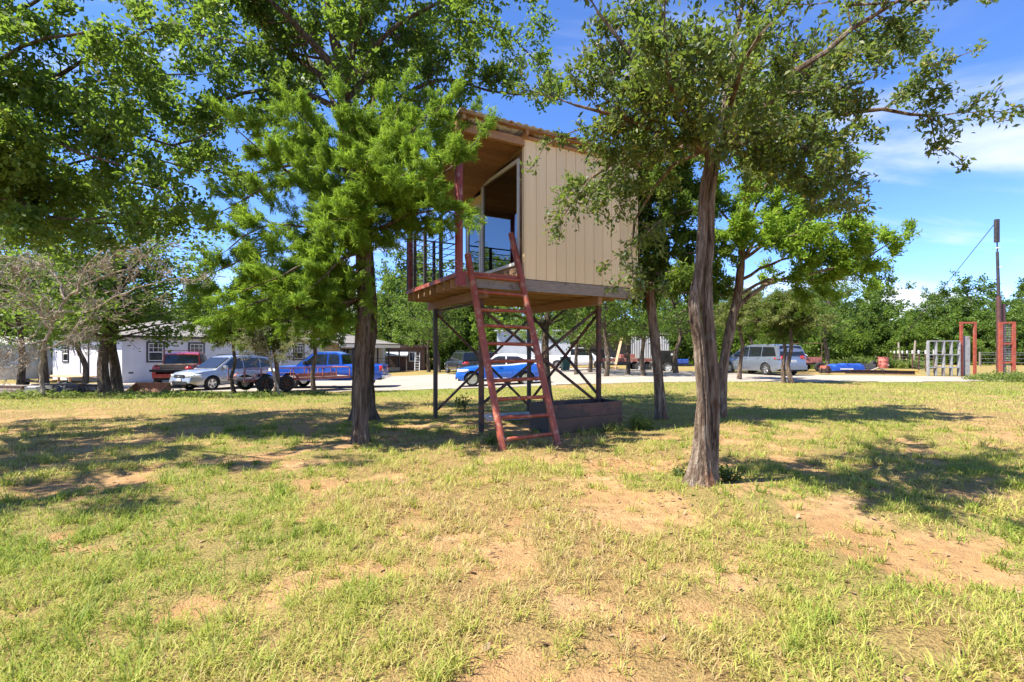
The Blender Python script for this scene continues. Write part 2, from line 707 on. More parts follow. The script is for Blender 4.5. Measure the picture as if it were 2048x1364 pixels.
grng = np.random.default_rng(11)
bands = [blades(grng, 1.2, 4.0, 26, 34, 0.115, 0.0050, 2, 0.022, 0.5, 0.3, 2.0, 0.08),
         blades(grng, 4.0, 9.0, 11, 28, 0.13, 0.0085, 2, 0.03, 0.5, 0.3, 2.0, 0.08),
         blades(grng, 1.2, 3.2, 760, 8, 0.085, 0.0050, 2, 0.020),
         blades(grng, 3.2, 6.0, 420, 7, 0.085, 0.0068, 2, 0.028),
         blades(grng, 6.0, 11.0, 210, 6, 0.085, 0.011, 1, 0.05),
         blades(grng, 11.0, 24.0, 60, 6, 0.10, 0.022, 1, 0.10)]
off, VV, FF, HH = 0, [], [], []
for V, F, H in bands:
    VV.append(V)
    FF.append(F + off)
    HH.append(H)
    off += len(V)
grass = link_mesh('grass', np_mesh('grass', np.concatenate(VV), np.concatenate(FF), make_blade_mat(),
                                   {'hue': np.concatenate(HH)}))
tag(grass, 'short patchy green and straw coloured lawn grass', 'grass', None, 'stuff')
print('GRASS tris', sum(len(f) for f in FF))

# dead leaves and twigs scattered over the sand
lrng = np.random.default_rng(5)
n = 11000
lx, ly = lrng.uniform(-9, 11, n), lrng.uniform(1.5, 9.5, n)
keepm = lrng.random(n) < 0.25 + 0.75 * np.exp(-(((lx - 1.5) / 3.0) ** 2 + ((ly - 6.5) / 2.5) ** 2))
lx, ly = lx[keepm], ly[keepm]
n = len(lx)
lz = gz(lx, ly) + 0.004
a = lrng.uniform(0, 6.28, n)
sz = lrng.uniform(0.012, 0.034, n)
dv = np.stack([np.cos(a), np.sin(a), lrng.normal(0, 0.25, n)], -1) * sz[:, None]
sv = np.stack([-np.sin(a), np.cos(a), lrng.normal(0, 0.35, n)], -1) * (sz * 0.42)[:, None]
c = np.stack([lx, ly, lz], -1)
LV = np.stack([c - dv, c + sv + [0, 0, 0.006], c + dv + [0, 0, 0.004], c - sv + [0, 0, 0.003]], 1).reshape(-1, 3)
LF = (np.arange(n) * 4)[:, None] + np.array([[0, 1, 2, 3]])
tl = NT('dead_leaves')
dl = tl.ramp(tl.attr('hue'), [(0, (0.10, 0.055, 0.03)), (0.6, (0.21, 0.12, 0.06)), (1, (0.34, 0.24, 0.15))])
tl.pbr(dl, 0.85, spec=0.2)
litter = link_mesh('leaf_litter', np_mesh('leaf_litter', LV, LF, tl.m, {'hue': np.repeat(lrng.random(n), 4)}))
tag(litter, 'brown dead leaves scattered on the bare sand', 'leaves', None, 'stuff')
# ------------------------------------------------------------------ the cabin on stilts
M_tan = worn('tan_painted_siding', (0.80, 0.60, 0.335), (0.85, 0.65, 0.375), 3.0, 0.7, bump=0.06, stretch=(6, 6, 0.35), c3=(0.62, 0.44, 0.25), amt3=0.10, s3=1.3, vary=0.05)
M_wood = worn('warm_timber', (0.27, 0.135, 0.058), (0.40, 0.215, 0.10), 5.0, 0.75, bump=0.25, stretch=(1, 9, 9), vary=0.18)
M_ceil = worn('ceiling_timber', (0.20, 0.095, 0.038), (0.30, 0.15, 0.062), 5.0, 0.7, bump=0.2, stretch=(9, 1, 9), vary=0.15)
M_greywood = worn('weathered_timber', (0.22, 0.185, 0.155), (0.33, 0.275, 0.225), 5.0, 0.85, bump=0.3,
                  stretch=(1, 10, 10), c3=(0.15, 0.10, 0.065), amt3=0.2, vary=0.2)
M_planks = worn('brown_planks', (0.17, 0.10, 0.055), (0.27, 0.165, 0.095), 5.0, 0.8, bump=0.3, stretch=(10, 1, 10), vary=0.3)
M_beam = worn('joist_timber', (0.25, 0.15, 0.075), (0.36, 0.22, 0.115), 5.0, 0.8, bump=0.25, stretch=(1, 9, 9), vary=0.22)
M_redsteel = worn('red_painted_steel', (0.26, 0.050, 0.024), (0.35, 0.080, 0.038), 7.0, 0.5, bump=0.08,
                  c3=(0.40, 0.17, 0.10), amt3=0.30, s3=9.0)
M_redpost = worn('faded_red_pipe', (0.20, 0.030, 0.030), (0.28, 0.055, 0.050), 6.0, 0.55, bump=0.08,
                 c3=(0.38, 0.16, 0.15), amt3=0.25, s3=10.0)
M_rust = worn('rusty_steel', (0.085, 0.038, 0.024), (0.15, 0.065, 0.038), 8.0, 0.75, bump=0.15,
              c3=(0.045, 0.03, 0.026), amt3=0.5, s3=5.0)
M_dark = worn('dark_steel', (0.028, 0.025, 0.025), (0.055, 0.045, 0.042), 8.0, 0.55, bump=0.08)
M_white = worn('white_frame', (0.66, 0.66, 0.65), (0.74, 0.74, 0.73), 9.0, 0.45, bump=0.0)
M_tin = worn('old_corrugated_tin', (0.33, 0.30, 0.27), (0.46, 0.43, 0.40), 3.0, 0.45, metal=0.75, bump=0.05,
             c3=(0.20, 0.10, 0.06), amt3=0.45, s3=2.0)


def make_glass(name, tint, rough=0.02):
    t = NT(name)
    tr = t.new('ShaderNodeBsdfTransparent', {'Color': c4(tint)})
    gl = t.new('ShaderNodeBsdfGlossy', {'Color': (0.92, 0.95, 0.96, 1), 'Roughness': rough})
    fr = t.new('ShaderNodeFresnel', {'IOR': 2.6})
    mx = t.new('ShaderNodeMixShader', {0: fr.outputs[0], 1: tr.outputs[0], 2: gl.outputs[0]})
    t.l.new(mx.outputs[0], t.out.inputs[0])
    return t.m


M_pane = make_glass('cabin_glass', (0.10, 0.12, 0.13))
M_pane_dark = make_glass('dark_window_glass', (0.05, 0.055, 0.06))
M_inside = worn('dim_interior', (0.20, 0.17, 0.13), (0.26, 0.22, 0.17), 4.0, 0.8, bump=0.0)

CX, CY, CROT = 0.215, 8.0, R(29)
CG = 0.0
DECK = 2.545
cabin = thing('stilt_cabin', (CX, CY, CG), CROT,
              'tan sided cabin raised on rusty steel stilts with a railed timber porch', 'cabin')

# --- tan siding, twelve boards on the camera side, more on the others
TOPN, TOPF = 4.86, 4.43           # wall height at the high and the low eave
bw = 2.44 / 12
bm_ = MB().prism([(0.006, DECK), (bw - 0.006, DECK), (bw - 0.006, TOPN), (0.006, TOPN)], 1, -0.022, 0.0)
me_board = bm_.mesh('siding_board', M_tan)
backing = MB()
backing.prism([(0, DECK), (2.44, DECK), (2.44, DECK + 2.0), (0, DECK + 2.0)], 1, -0.010, -0.004)
wall_near = MB().box((0.0, -0.012, DECK + 0.002), (2.44, 0.05, TOPN - 0.02)).build('wall', M_tan, cabin)
for i in range(12):
    o = link_mesh('siding_board', me_board, wall_near, (i * bw, 0, 0))
wall_right = MB().prism([(0.05, DECK), (2.40, DECK), (2.40, TOPF), (0.05, TOPN)], 0, 2.39, 2.44).build('wall', M_tan, cabin)
for i in range(12):
    b = MB()
    y0, y1 = 0.002 + i * 0.2, 0.002 + (i + 1) * 0.2 - 0.012
    z0 = TOPN + (TOPF - TOPN) * y0 / 2.44
    z1 = TOPN + (TOPF - TOPN) * y1 / 2.44
    b.prism([(y0, DECK), (y1, DECK), (y1, z1), (y0, z0)], 0, 2.442, 2.464)
    b.build('siding_board', M_tan, wall_right)
wall_back = MB().box((0, 2.40, DECK), (2.44, 2.44, TOPF)).build('wall', M_tan, cabin)
MB().box((0.0, -0.024, DECK), (-0.03, 0.045, TOPN)).build('corner_trim', M_tan, cabin)
MB().box((2.444, -0.024, DECK), (2.475, 0.0, TOPN)).build('corner_trim', M_tan, cabin)

# --- window wall, horizontal planks round a big fixed window and a glass door
WY0, WY1, WZ0, WZ1 = 0.22, 1.585, 2.87, 4.55
DY0, DY1, DZ1 = 1.68, 2.36, 4.27
wall_front = MB()
wall_front.box((0.02, 0.05, DECK), (0.06, WY0, 4.80))
wall_front.box((0.02, WY0, DECK), (0.06, WY1, WZ0))
wall_front.box((0.02, WY0, WZ1), (0.06, WY1, 4.66))
wall_front.box((0.02, WY1, DECK), (0.06, DY0, 4.54))
wall_front.box((0.02, DY0, DZ1), (0.06, DY1, 4.42))
wall_front.box((0.02, DY1, DECK), (0.06, 2.40, 4.42))
wall_front = wall_front.build('wall', M_planks, cabin)
ph = 0.142
k = 0
z = DECK + 0.004
while z < 4.9:
    z1 = z + ph - 0.008
    spans = []
    cuts = []
    if z1 > WZ0 - 0.02 and z < WZ1 - 0.06:
        cuts.append((WY0 - 0.05, WY1 + 0.05))
    if z < DZ1 + 0.28:
        cuts.append((DY0 - 0.05, DY1 + 0.05))
    a = 0.048
    for c0, c1 in cuts:
        if c0 > a:
            spans.append((a, c0))
        a = c1
    if a < 2.44:
        spans.append((a, 2.44))
    for s0, s1 in spans:
        s1 = min(s1, (TOPN - z - 0.022) * 2.44 / (TOPN - TOPF))
        zt0 = min(z1, TOPN + (TOPF - TOPN) * s0 / 2.44)
        zt1 = min(z1, TOPN + (TOPF - TOPN) * s1 / 2.44)
        if s1 - s0 < 0.02 or zt1 - z < 0.02:
            continue
        MB().prism([(s0, z), (s1, z), (s1, zt1), (s0, zt0)], 0, -0.006, 0.018).build('plank', M_planks, wall_front)
    z += ph
win = MB()
for lo, hi in (((WY0 - 0.05, WZ0 - 0.05), (WY1 + 0.05, WZ0)), ((WY0 - 0.05, WZ1), (WY1 + 0.05, WZ1 + 0.05)),
               ((WY0 - 0.05, WZ0), (WY0, WZ1)), ((WY1, WZ0), (WY1 + 0.05, WZ1))):
    win.box((-0.032, lo[0], lo[1]), (0.03, hi[0], hi[1]))
win = win.build('window', M_white, cabin)
MB().box((0.0, WY0 + 0.001, WZ0 + 0.001), (0.008, WY1 - 0.001, WZ1 - 0.001)).build('pane', M_pane, win)
door = MB()
for lo, hi in (((DY0, DECK + 0.02), (DY1, DECK + 0.14)), ((DY0, DZ1 - 0.09), (DY1, DZ1)),
               ((DY0, DECK + 0.14), (DY0 + 0.08, DZ1 - 0.09)), ((DY1 - 0.08, DECK + 0.14), (DY1, DZ1 - 0.09))):
    door.box((-0.02, lo[0], lo[1]), (0.025, hi[0], hi[1]))
door = door.build('door', M_white, cabin)
MB().box((0.0, DY0 + 0.081, DECK + 0.141), (0.008, DY1 - 0.081, DZ1 - 0.091)).build('pane', M_pane, door)
MB().tube([(-0.03, DY0 + 0.04, 3.5), (-0.075, DY0 + 0.04, 3.5), (-0.075, DY0 + 0.13, 3.5)], 0.010, 6).build('handle', M_dark, door)
MB().box((-0.014, DY0 - 0.03, DZ1 + 0.005), (0.03, DY1 + 0.05, DZ1 + 0.16)).build('door_header', M_tan, cabin)
MB().box((-0.02, DY0 - 0.05, DECK), (0.03, DY0 - 0.004, DZ1)).build('door_jamb', M_wood, cabin)
# interior
MB().box((0.08, 0.055, DECK + 0.005), (2.38, 2.39, DECK + 0.03)).build('inner_floor', M_inside, cabin)
seat = MB()
seat.box((1.5, 0.35, DECK + 0.45), (2.0, 0.9, DECK + 0.52)).box((1.93, 0.35, DECK + 0.52), (2.0, 0.9, DECK + 1.0))
for sx_ in (1.53, 1.95):
    for sy_ in (0.38, 0.87):
        seat.box((sx_ - 0.02, sy_ - 0.02, DECK + 0.03), (sx_ + 0.02, sy_ + 0.02, DECK + 0.45))
seat.build('inner_seat', M_wood, cabin)

# --- porch deck: boards on joists on two beams
DX0, DX1, DYF = -1.22, 2.46, 2.62
nb = 9
me_db = MB().box((0.003, 0.02, DECK - 0.028), (1.2 / nb - 0.003, DYF - 0.004, DECK - 0.002)).mesh('deck_board', M_greywood)
for i in range(nb):
    link_mesh('deck_board', me_db, cabin, (DX0 + 0.012 + i * 1.2 / nb, 0, random.Random(i).uniform(-0.003, 0.002)))
MB().box((0.0, 0.0, DECK - 0.03), (2.46, DYF, DECK - 0.006)).build('floor_panel', M_beam, cabin)
MB().box((DX0, -0.04, DECK - 0.205), (DX1, 0.0, DECK - 0.012)).build('rim_joist', M_greywood, cabin, bevel=0.004)
nj = 8
me_j = MB().box((DX0 + 0.03, -0.02, DECK - 0.19), (DX1 - 0.03, 0.02, DECK - 0.032)).mesh('joist', M_beam)
for i in range(nj):
    link_mesh('joist', me_j, cabin, (0, 0.30 + i * (DYF - 0.33) / (nj - 1), 0))
for k_, xl in enumerate((-0.70, 1.60)):
    MB().box((xl - 0.045, 0.02, DECK - 0.345), (xl + 0.045, DYF + 0.1, DECK - 0.192)).build('beam', M_wood, cabin, bevel=0.005)
# red angle iron round the porch
MB().box((DX0 - 0.012, -0.05, DECK - 0.055), (DX0 + 0.0, DYF, DECK + 0.012)).build('edge_angle', M_redsteel, cabin)
MB().box((DX0 - 0.012, -0.052, DECK - 0.010), (-0.03, -0.041, DECK + 0.035)).build('edge_angle', M_redsteel, cabin)

# --- steel stilts and cross braces
LEG = {'near': (-0.68, 0.25), 'far': (-0.72, 2.30), 'right': (1.75, 0.25), 'rear': (1.46, 2.30)}
LT = DECK - 0.346
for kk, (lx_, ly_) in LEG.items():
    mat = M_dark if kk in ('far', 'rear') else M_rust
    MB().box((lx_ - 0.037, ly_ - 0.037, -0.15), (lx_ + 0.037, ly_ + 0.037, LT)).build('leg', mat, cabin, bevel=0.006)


def brace(a, za, b, zb, off):
    p = Vector((LEG[a][0], LEG[a][1], za))
    q = Vector((LEG[b][0], LEG[b][1], zb))
    d = (q - p)
    side = Vector((d.y, -d.x, 0)).normalized() * off
    MB().bar(p + side, q + side, 0.042, 0.042).build('brace', M_rust, cabin)


brace('far', 2.10, 'rear', 0.12, 0.07)
brace('far', 0.20, 'rear', 2.12, 0.115)
brace('near', 0.45, 'right', 2.12, -0.07)
brace('near', 2.10, 'right', 0.42, -0.115)
brace('right', 2.14, 'rear', 0.30, 0.075)
brace('right', 0.42, 'rear', 2.12, 0.12)
brace('near', 2.16, 'far', 2.16, 0.03)

# --- porch post, railing
MB().tube([(DX0 + 0.055, 0.03, DECK - 0.20), (DX0 + 0.055, 0.03, 4.78)], 0.062, 18).build('porch_post', M_redpost, cabin, True)
MB().tube([(DX0 + 0.055, DYF - 0.1, DECK), (DX0 + 0.055, DYF - 0.1, 4.36)], 0.05, 14).build('porch_post', M_redpost, cabin, True)
MB().box((DX0 - 0.03, -0.06, DECK - 0.20), (DX0 + 0.14, -0.042, DECK + 0.02)).build('post_plate', M_redpost, cabin)
rail_posts = [(DX0 + 0.03, 0.75), (DX0 + 0.03, 1.55), (DX0 + 0.03, 2.15), (DX0 + 0.03, 2.585), (-0.65, 2.585), (-0.05, 2.585)]
me_rp = MB().box((-0.026, -0.026, DECK), (0.026, 0.026, 3.62)).mesh('railing_post', M_dark)
for p in rail_posts:
    link_mesh('railing_post', me_rp, cabin, (p[0], p[1], 0))
for i in range(9):
    zz = DECK + 0.12 + i * 0.118
    r = 0.016 if i == 8 else 0.008
    MB().tube([(DX0 + 0.03, 0.08, zz), (DX0 + 0.03, 2.585, zz)], r, 6).build('railing_bar', M_dark, cabin)
    MB().tube([(DX0 + 0.03, 2.585, zz), (-0.05, 2.585, zz)], r, 6).build('railing_bar', M_dark, cabin)

# --- shed roof, high at the camera side
RY0, RY1 = -0.22, 2.85
RX0, RX1 = DX0 - 0.03, 2.66


def roofz(y):
    return TOPN + 0.075 + (TOPF - TOPN) * y / 2.44


MB().bar((DX0 - 0.02, -0.012, TOPN - 0.065), (-0.032, -0.012, TOPN - 0.065), 0.07, 0.13).build('roof_beam', M_wood, cabin, bevel=0.005)
MB().bar((-0.03, -0.03, TOPN + 0.012), (2.52, -0.03, TOPN + 0.012), 0.05, 0.05).build('top_plate', M_wood, cabin, bevel=0.004)
MB().bar((DX0 - 0.02, 2.56, TOPF - 0.06), (RX1 - 0.1, 2.56, TOPF - 0.06), 0.06, 0.15).build('roof_beam', M_wood, cabin, bevel=0.005)
for i, xr_ in enumerate((-1.16, -0.62, -0.05, 0.55, 1.15, 1.75, 2.36)):
    y0, y1 = -0.17, 2.74
    MB().bar((xr_, y0, roofz(y0) - 0.062), (xr_, y1, roofz(y1) - 0.062), 0.045, 0.085).build('rafter', M_wood, cabin)
for yy in (-0.14, 0.62, 1.38, 2.14, 2.72):
    MB().box((RX0 + 0.03, yy - 0.045, roofz(yy) - 0.020), (RX1 - 0.03, yy + 0.045, roofz(yy) - 0.002)).build('purlin', M_wood, cabin)
# ceiling boards under the porch roof
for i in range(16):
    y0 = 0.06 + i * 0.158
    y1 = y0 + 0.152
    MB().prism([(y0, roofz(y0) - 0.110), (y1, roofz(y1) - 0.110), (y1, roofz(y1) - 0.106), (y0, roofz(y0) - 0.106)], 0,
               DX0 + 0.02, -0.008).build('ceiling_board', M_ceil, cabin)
# corrugated sheets
nseg = 232
sheets = 4
for s in range(sheets):
    xa = RX0 + s * (RX1 - RX0) / sheets - (0.03 if s else 0)
    xb = RX0 + (s + 1) * (RX1 - RX0) / sheets
    rows = []
    n_ = nseg // sheets
    for yy in (RY0, RY1):
        rows.append([(xa + (xb - xa) * j / n_, yy,
                      roofz(yy) + 0.012 + 0.010 * math.sin((xa + (xb - xa) * j / n_) * 2 * math.pi / 0.068 * 0.5) + (0.002 * s))
                     for j in range(n_ + 1)])
    o = MB().grid(rows).build('roof_sheet', M_tin, cabin, True)
    sm = o.modifiers.new('thickness', 'SOLIDIFY')
    sm.thickness = 0.004

# ------------------------------------------------------------------ red pipe ladder
lad = thing('pipe_ladder', (CX, CY, 0), CROT, 'red painted steel ladder leaning on the edge of the cabin porch', 'ladder')
LXL, LXR = -1.0, -0.11


def lad_pt(x, z):
    return (x, -1.12 + 0.4175 * z, z)


MB().tube([lad_pt(LXL, -0.06), lad_pt(LXL, 2.86)], 0.052, 14).build('rail', M_redsteel, lad, True)
MB().tube([lad_pt(LXR, -0.06), lad_pt(LXR, 3.34)], 0.052, 14).build('rail', M_redsteel, lad, True)
for py_ in (556.7, 587, 621, 653, 688, 722, 759, 796, 832.6, 873):
    # height of the rung on the leaning plane, near the middle of the ladder
    zc = 1.3
    for _ in range(12):
        lp = lad_pt(-0.55, zc)
        dd = CY + lp[0] * math.sin(CROT) + lp[1] * math.cos(CROT)
        zc = CAMZ + (705 - py_) / FPX * dd
    j = random.Random(int(py_)).uniform(-0.012, 0.012)
    MB().tube([lad_pt(LXL, zc + j), lad_pt(LXR, zc - j)], 0.027, 10).build('rung', M_redsteel, lad, True)

# ------------------------------------------------------------------ steel planter box below the cabin
M_plant_rust = worn('rusty_planter', (0.105, 0.048, 0.034), (0.165, 0.08, 0.055), 4.0, 0.7, bump=0.12,
                    c3=(0.075, 0.05, 0.04), amt3=0.4, s3=1.6)
pl = thing('planter_box', (CX, CY, 0), CROT, 'rusty dark steel planter box on the ground under the cabin', 'planter')
BX0, BX1, BY0, BY1, BH = 0.30, 1.86, -0.27, 0.36, 0.46
M_grey_plank = worn('grey_planter', (0.10, 0.055, 0.034), (0.15, 0.085, 0.052), 4.0, 0.7, bump=0.12)
MB().box((BX0, BY0, -0.06), (BX1, BY0 + 0.03, 0.23)).build('side_panel', M_grey_plank, pl)
MB().box((BX0, BY0 - 0.004, 0.236), (BX1, BY0 + 0.03, BH)).build('side_panel', M_plant_rust, pl)
MB().box((BX0, BY1 - 0.03, -0.06), (BX1, BY1, BH)).build('side_panel', M_plant_rust, pl)
MB().box((BX0 - 0.004, BY0 + 0.031, -0.06), (BX0 + 0.03, BY1 - 0.031, BH)).build('end_panel', M_dark, pl)
MB().box((BX1 - 0.03, BY0 + 0.031, -0.06), (BX1 + 0.002, BY1 - 0.031, BH)).build('end_panel', M_dark, pl)
M_soil = worn('planter_soil', (0.09, 0.06, 0.04), (0.15, 0.10, 0.065), 14.0, 0.95, bump=0.6)
MB().box((BX0 + 0.031, BY0 + 0.031, 0.0), (BX1 - 0.031, BY1 - 0.031, 0.27)).build('soil', M_soil, pl)

# ------------------------------------------------------------------ aluminium ladder lying behind
M_alu = worn('aluminium', (0.55, 0.57, 0.6), (0.66, 0.68, 0.7), 8.0, 0.4, metal=0.7, bump=0.03)
al = thing('aluminium_ladder', (X(972, 9.3), 9.3, G(X(972, 9.3), 9.3) + 0.10), R(24),
           'bright aluminium ladder lying flat on the ground under the cabin', 'ladder')
for yy in (0.0, 0.40):
    MB().box((0, yy - 0.013, -0.09), (2.2, yy + 0.013, 0.0)).build('rail', M_alu, al)
for i in range(7):
    MB().box((0.18 + i * 0.3, 0.014, -0.065), (0.215 + i * 0.3, 0.386, -0.03)).build('rung', M_alu, al)
# ------------------------------------------------------------------ trees


def make_leaf_mat(name, stops, trans=0.35, rough=0.5, spec=0.3):
    t = NT(name)
    col = t.ramp(t.attr('rnd'), stops)
    hs = t.new('ShaderNodeHueSaturation', {'Color': col, 'Value': t.rng(t.objrand(), 0, 1, 0.85, 1.15)})
    d = t.new('ShaderNodeBsdfPrincipled', {'Base Color': hs.outputs[0], 'Roughness': rough, 'Specular IOR Level': spec})
    tcol = t.mix(0.5, hs.outputs[0], (0.36, 0.54, 0.05))
    tr = t.new('ShaderNodeBsdfTranslucent', {'Color': tcol})
    mx = t.new('ShaderNodeMixShader', {0: trans, 1: d.outputs[0], 2: tr.outputs[0]})
    t.l.new(mx.outputs[0], t.out.inputs[0])
    return t.m


def make_bark(name, c1, c2, c3, sc=1.0, warm=None):
    t = NT(name)
    v = t.tc.outputs['Object']
    n = t.noise(16 * sc, 7, 0.65, v, stretch=(1, 1, 0.16), dist=0.4)
    f = t.noise(60 * sc, 5, 0.6, v, stretch=(1, 1, 0.25))
    col = t.ramp(n, [(0.34, c1), (0.5, c2), (0.66, c3)])
    lich = t.noise(5.0 * sc, 6, 0.7, v)
    col = t.mix(t.rng(lich, 0.58, 0.72, 0, 0.6), col, (0.33, 0.29, 0.235))
    if warm:
        w = t.noise(2.2, 4, 0.6, v, stretch=(1, 1, 0.4))
        col = t.mix(t.rng(w, 0.54, 0.66, 0, 0.75), col, warm)
    h = t.new('ShaderNodeMath', {0: n, 1: f}, operation='ADD').outputs[0]
    return t.pbr(col, 0.9, 0, t.bump(h, 1.0, 0.05 / sc), spec=0.15)


M_leaf_oak = make_leaf_mat('oak_leaves', [(0.0, (0.042, 0.085, 0.018)), (0.5, (0.082, 0.148, 0.026)), (0.85, (0.145, 0.205, 0.04)), (1.0, (0.24, 0.255, 0.05))], 0.48)
M_leaf_gum = make_leaf_mat('olive_leaves', [(0.0, (0.042, 0.070, 0.022)), (0.5, (0.080, 0.112, 0.034)), (0.8, (0.155, 0.165, 0.042)), (0.93, (0.24, 0.22, 0.05)), (1.0, (0.36, 0.27, 0.07))], 0.36, 0.48, 0.3)
M_leaf_cedar = make_leaf_mat('cedar_sprays', [(0.0, (0.075, 0.15, 0.014)), (0.45, (0.165, 0.28, 0.026)), (0.8, (0.26, 0.37, 0.036)), (1.0, (0.36, 0.43, 0.05))], 0.5, 0.6, 0.2)
M_leaf_cedar_dark = make_leaf_mat('dark_cedar_sprays', [(0.0, (0.040, 0.080, 0.012)), (0.5, (0.080, 0.135, 0.018)), (1.0, (0.17, 0.22, 0.032))], 0.36, 0.6, 0.2)
M_leaf_pale = make_leaf_mat('pale_sprays', [(0.0, (0.095, 0.115, 0.035)), (0.5, (0.16, 0.18, 0.055)), (1.0, (0.27, 0.26, 0.10))], 0.36, 0.6, 0.2)
M_leaf_far = make_leaf_mat('far_leaves', [(0.0, (0.030, 0.066, 0.014)), (0.5, (0.065, 0.115, 0.022)), (1.0, (0.125, 0.175, 0.035))], 0.36, 0.6, 0.2)
M_leaf_bush = make_leaf_mat('bush_leaves', [(0.0, (0.09, 0.13, 0.03)), (0.5, (0.16, 0.21, 0.05)), (1.0, (0.27, 0.28, 0.08))], 0.36, 0.6, 0.2)
M_bark_oak = make_bark('oak_bark', (0.04, 0.029, 0.021), (0.12, 0.09, 0.066), (0.21, 0.165, 0.125), 0.9)
M_bark_cedar = make_bark('cedar_bark', (0.045, 0.03, 0.02), (0.16, 0.115, 0.082), (0.29, 0.225, 0.17), 1.0)
M_bark_gum = make_bark('furrowed_bark', (0.06, 0.038, 0.026), (0.215, 0.155, 0.11), (0.38, 0.31, 0.24), 1.25, (0.22, 0.085, 0.04))
M_bark_dead = make_bark('bleached_bark', (0.30, 0.24, 0.18), (0.46, 0.38, 0.29), (0.58, 0.49, 0.38), 1.0)


def W(px_, py_, d):
    return Vector((X(px_, d), d, Z(py_, d)))


def spline(pts, step):
    """Catmull-Rom through the points, resampled"""
    pts = [Vector(p) for p in pts]
    P = [pts[0] * 2 - pts[1]] + pts + [pts[-1] * 2 - pts[-2]]
    out = []
    for i in range(1, len(P) - 2):
        a, b, c, d = P[i - 1], P[i], P[i + 1], P[i + 2]
        n = max(1, int((c - b).length / step))
        for k in range(n):
            t = k / n
            out.append(0.5 * ((2 * b) + (c - a) * t + (2 * a - 5 * b + 4 * c - d) * t * t + (3 * b - a - 3 * c + d) * t ** 3))
    out.append(pts[-1])
    return out


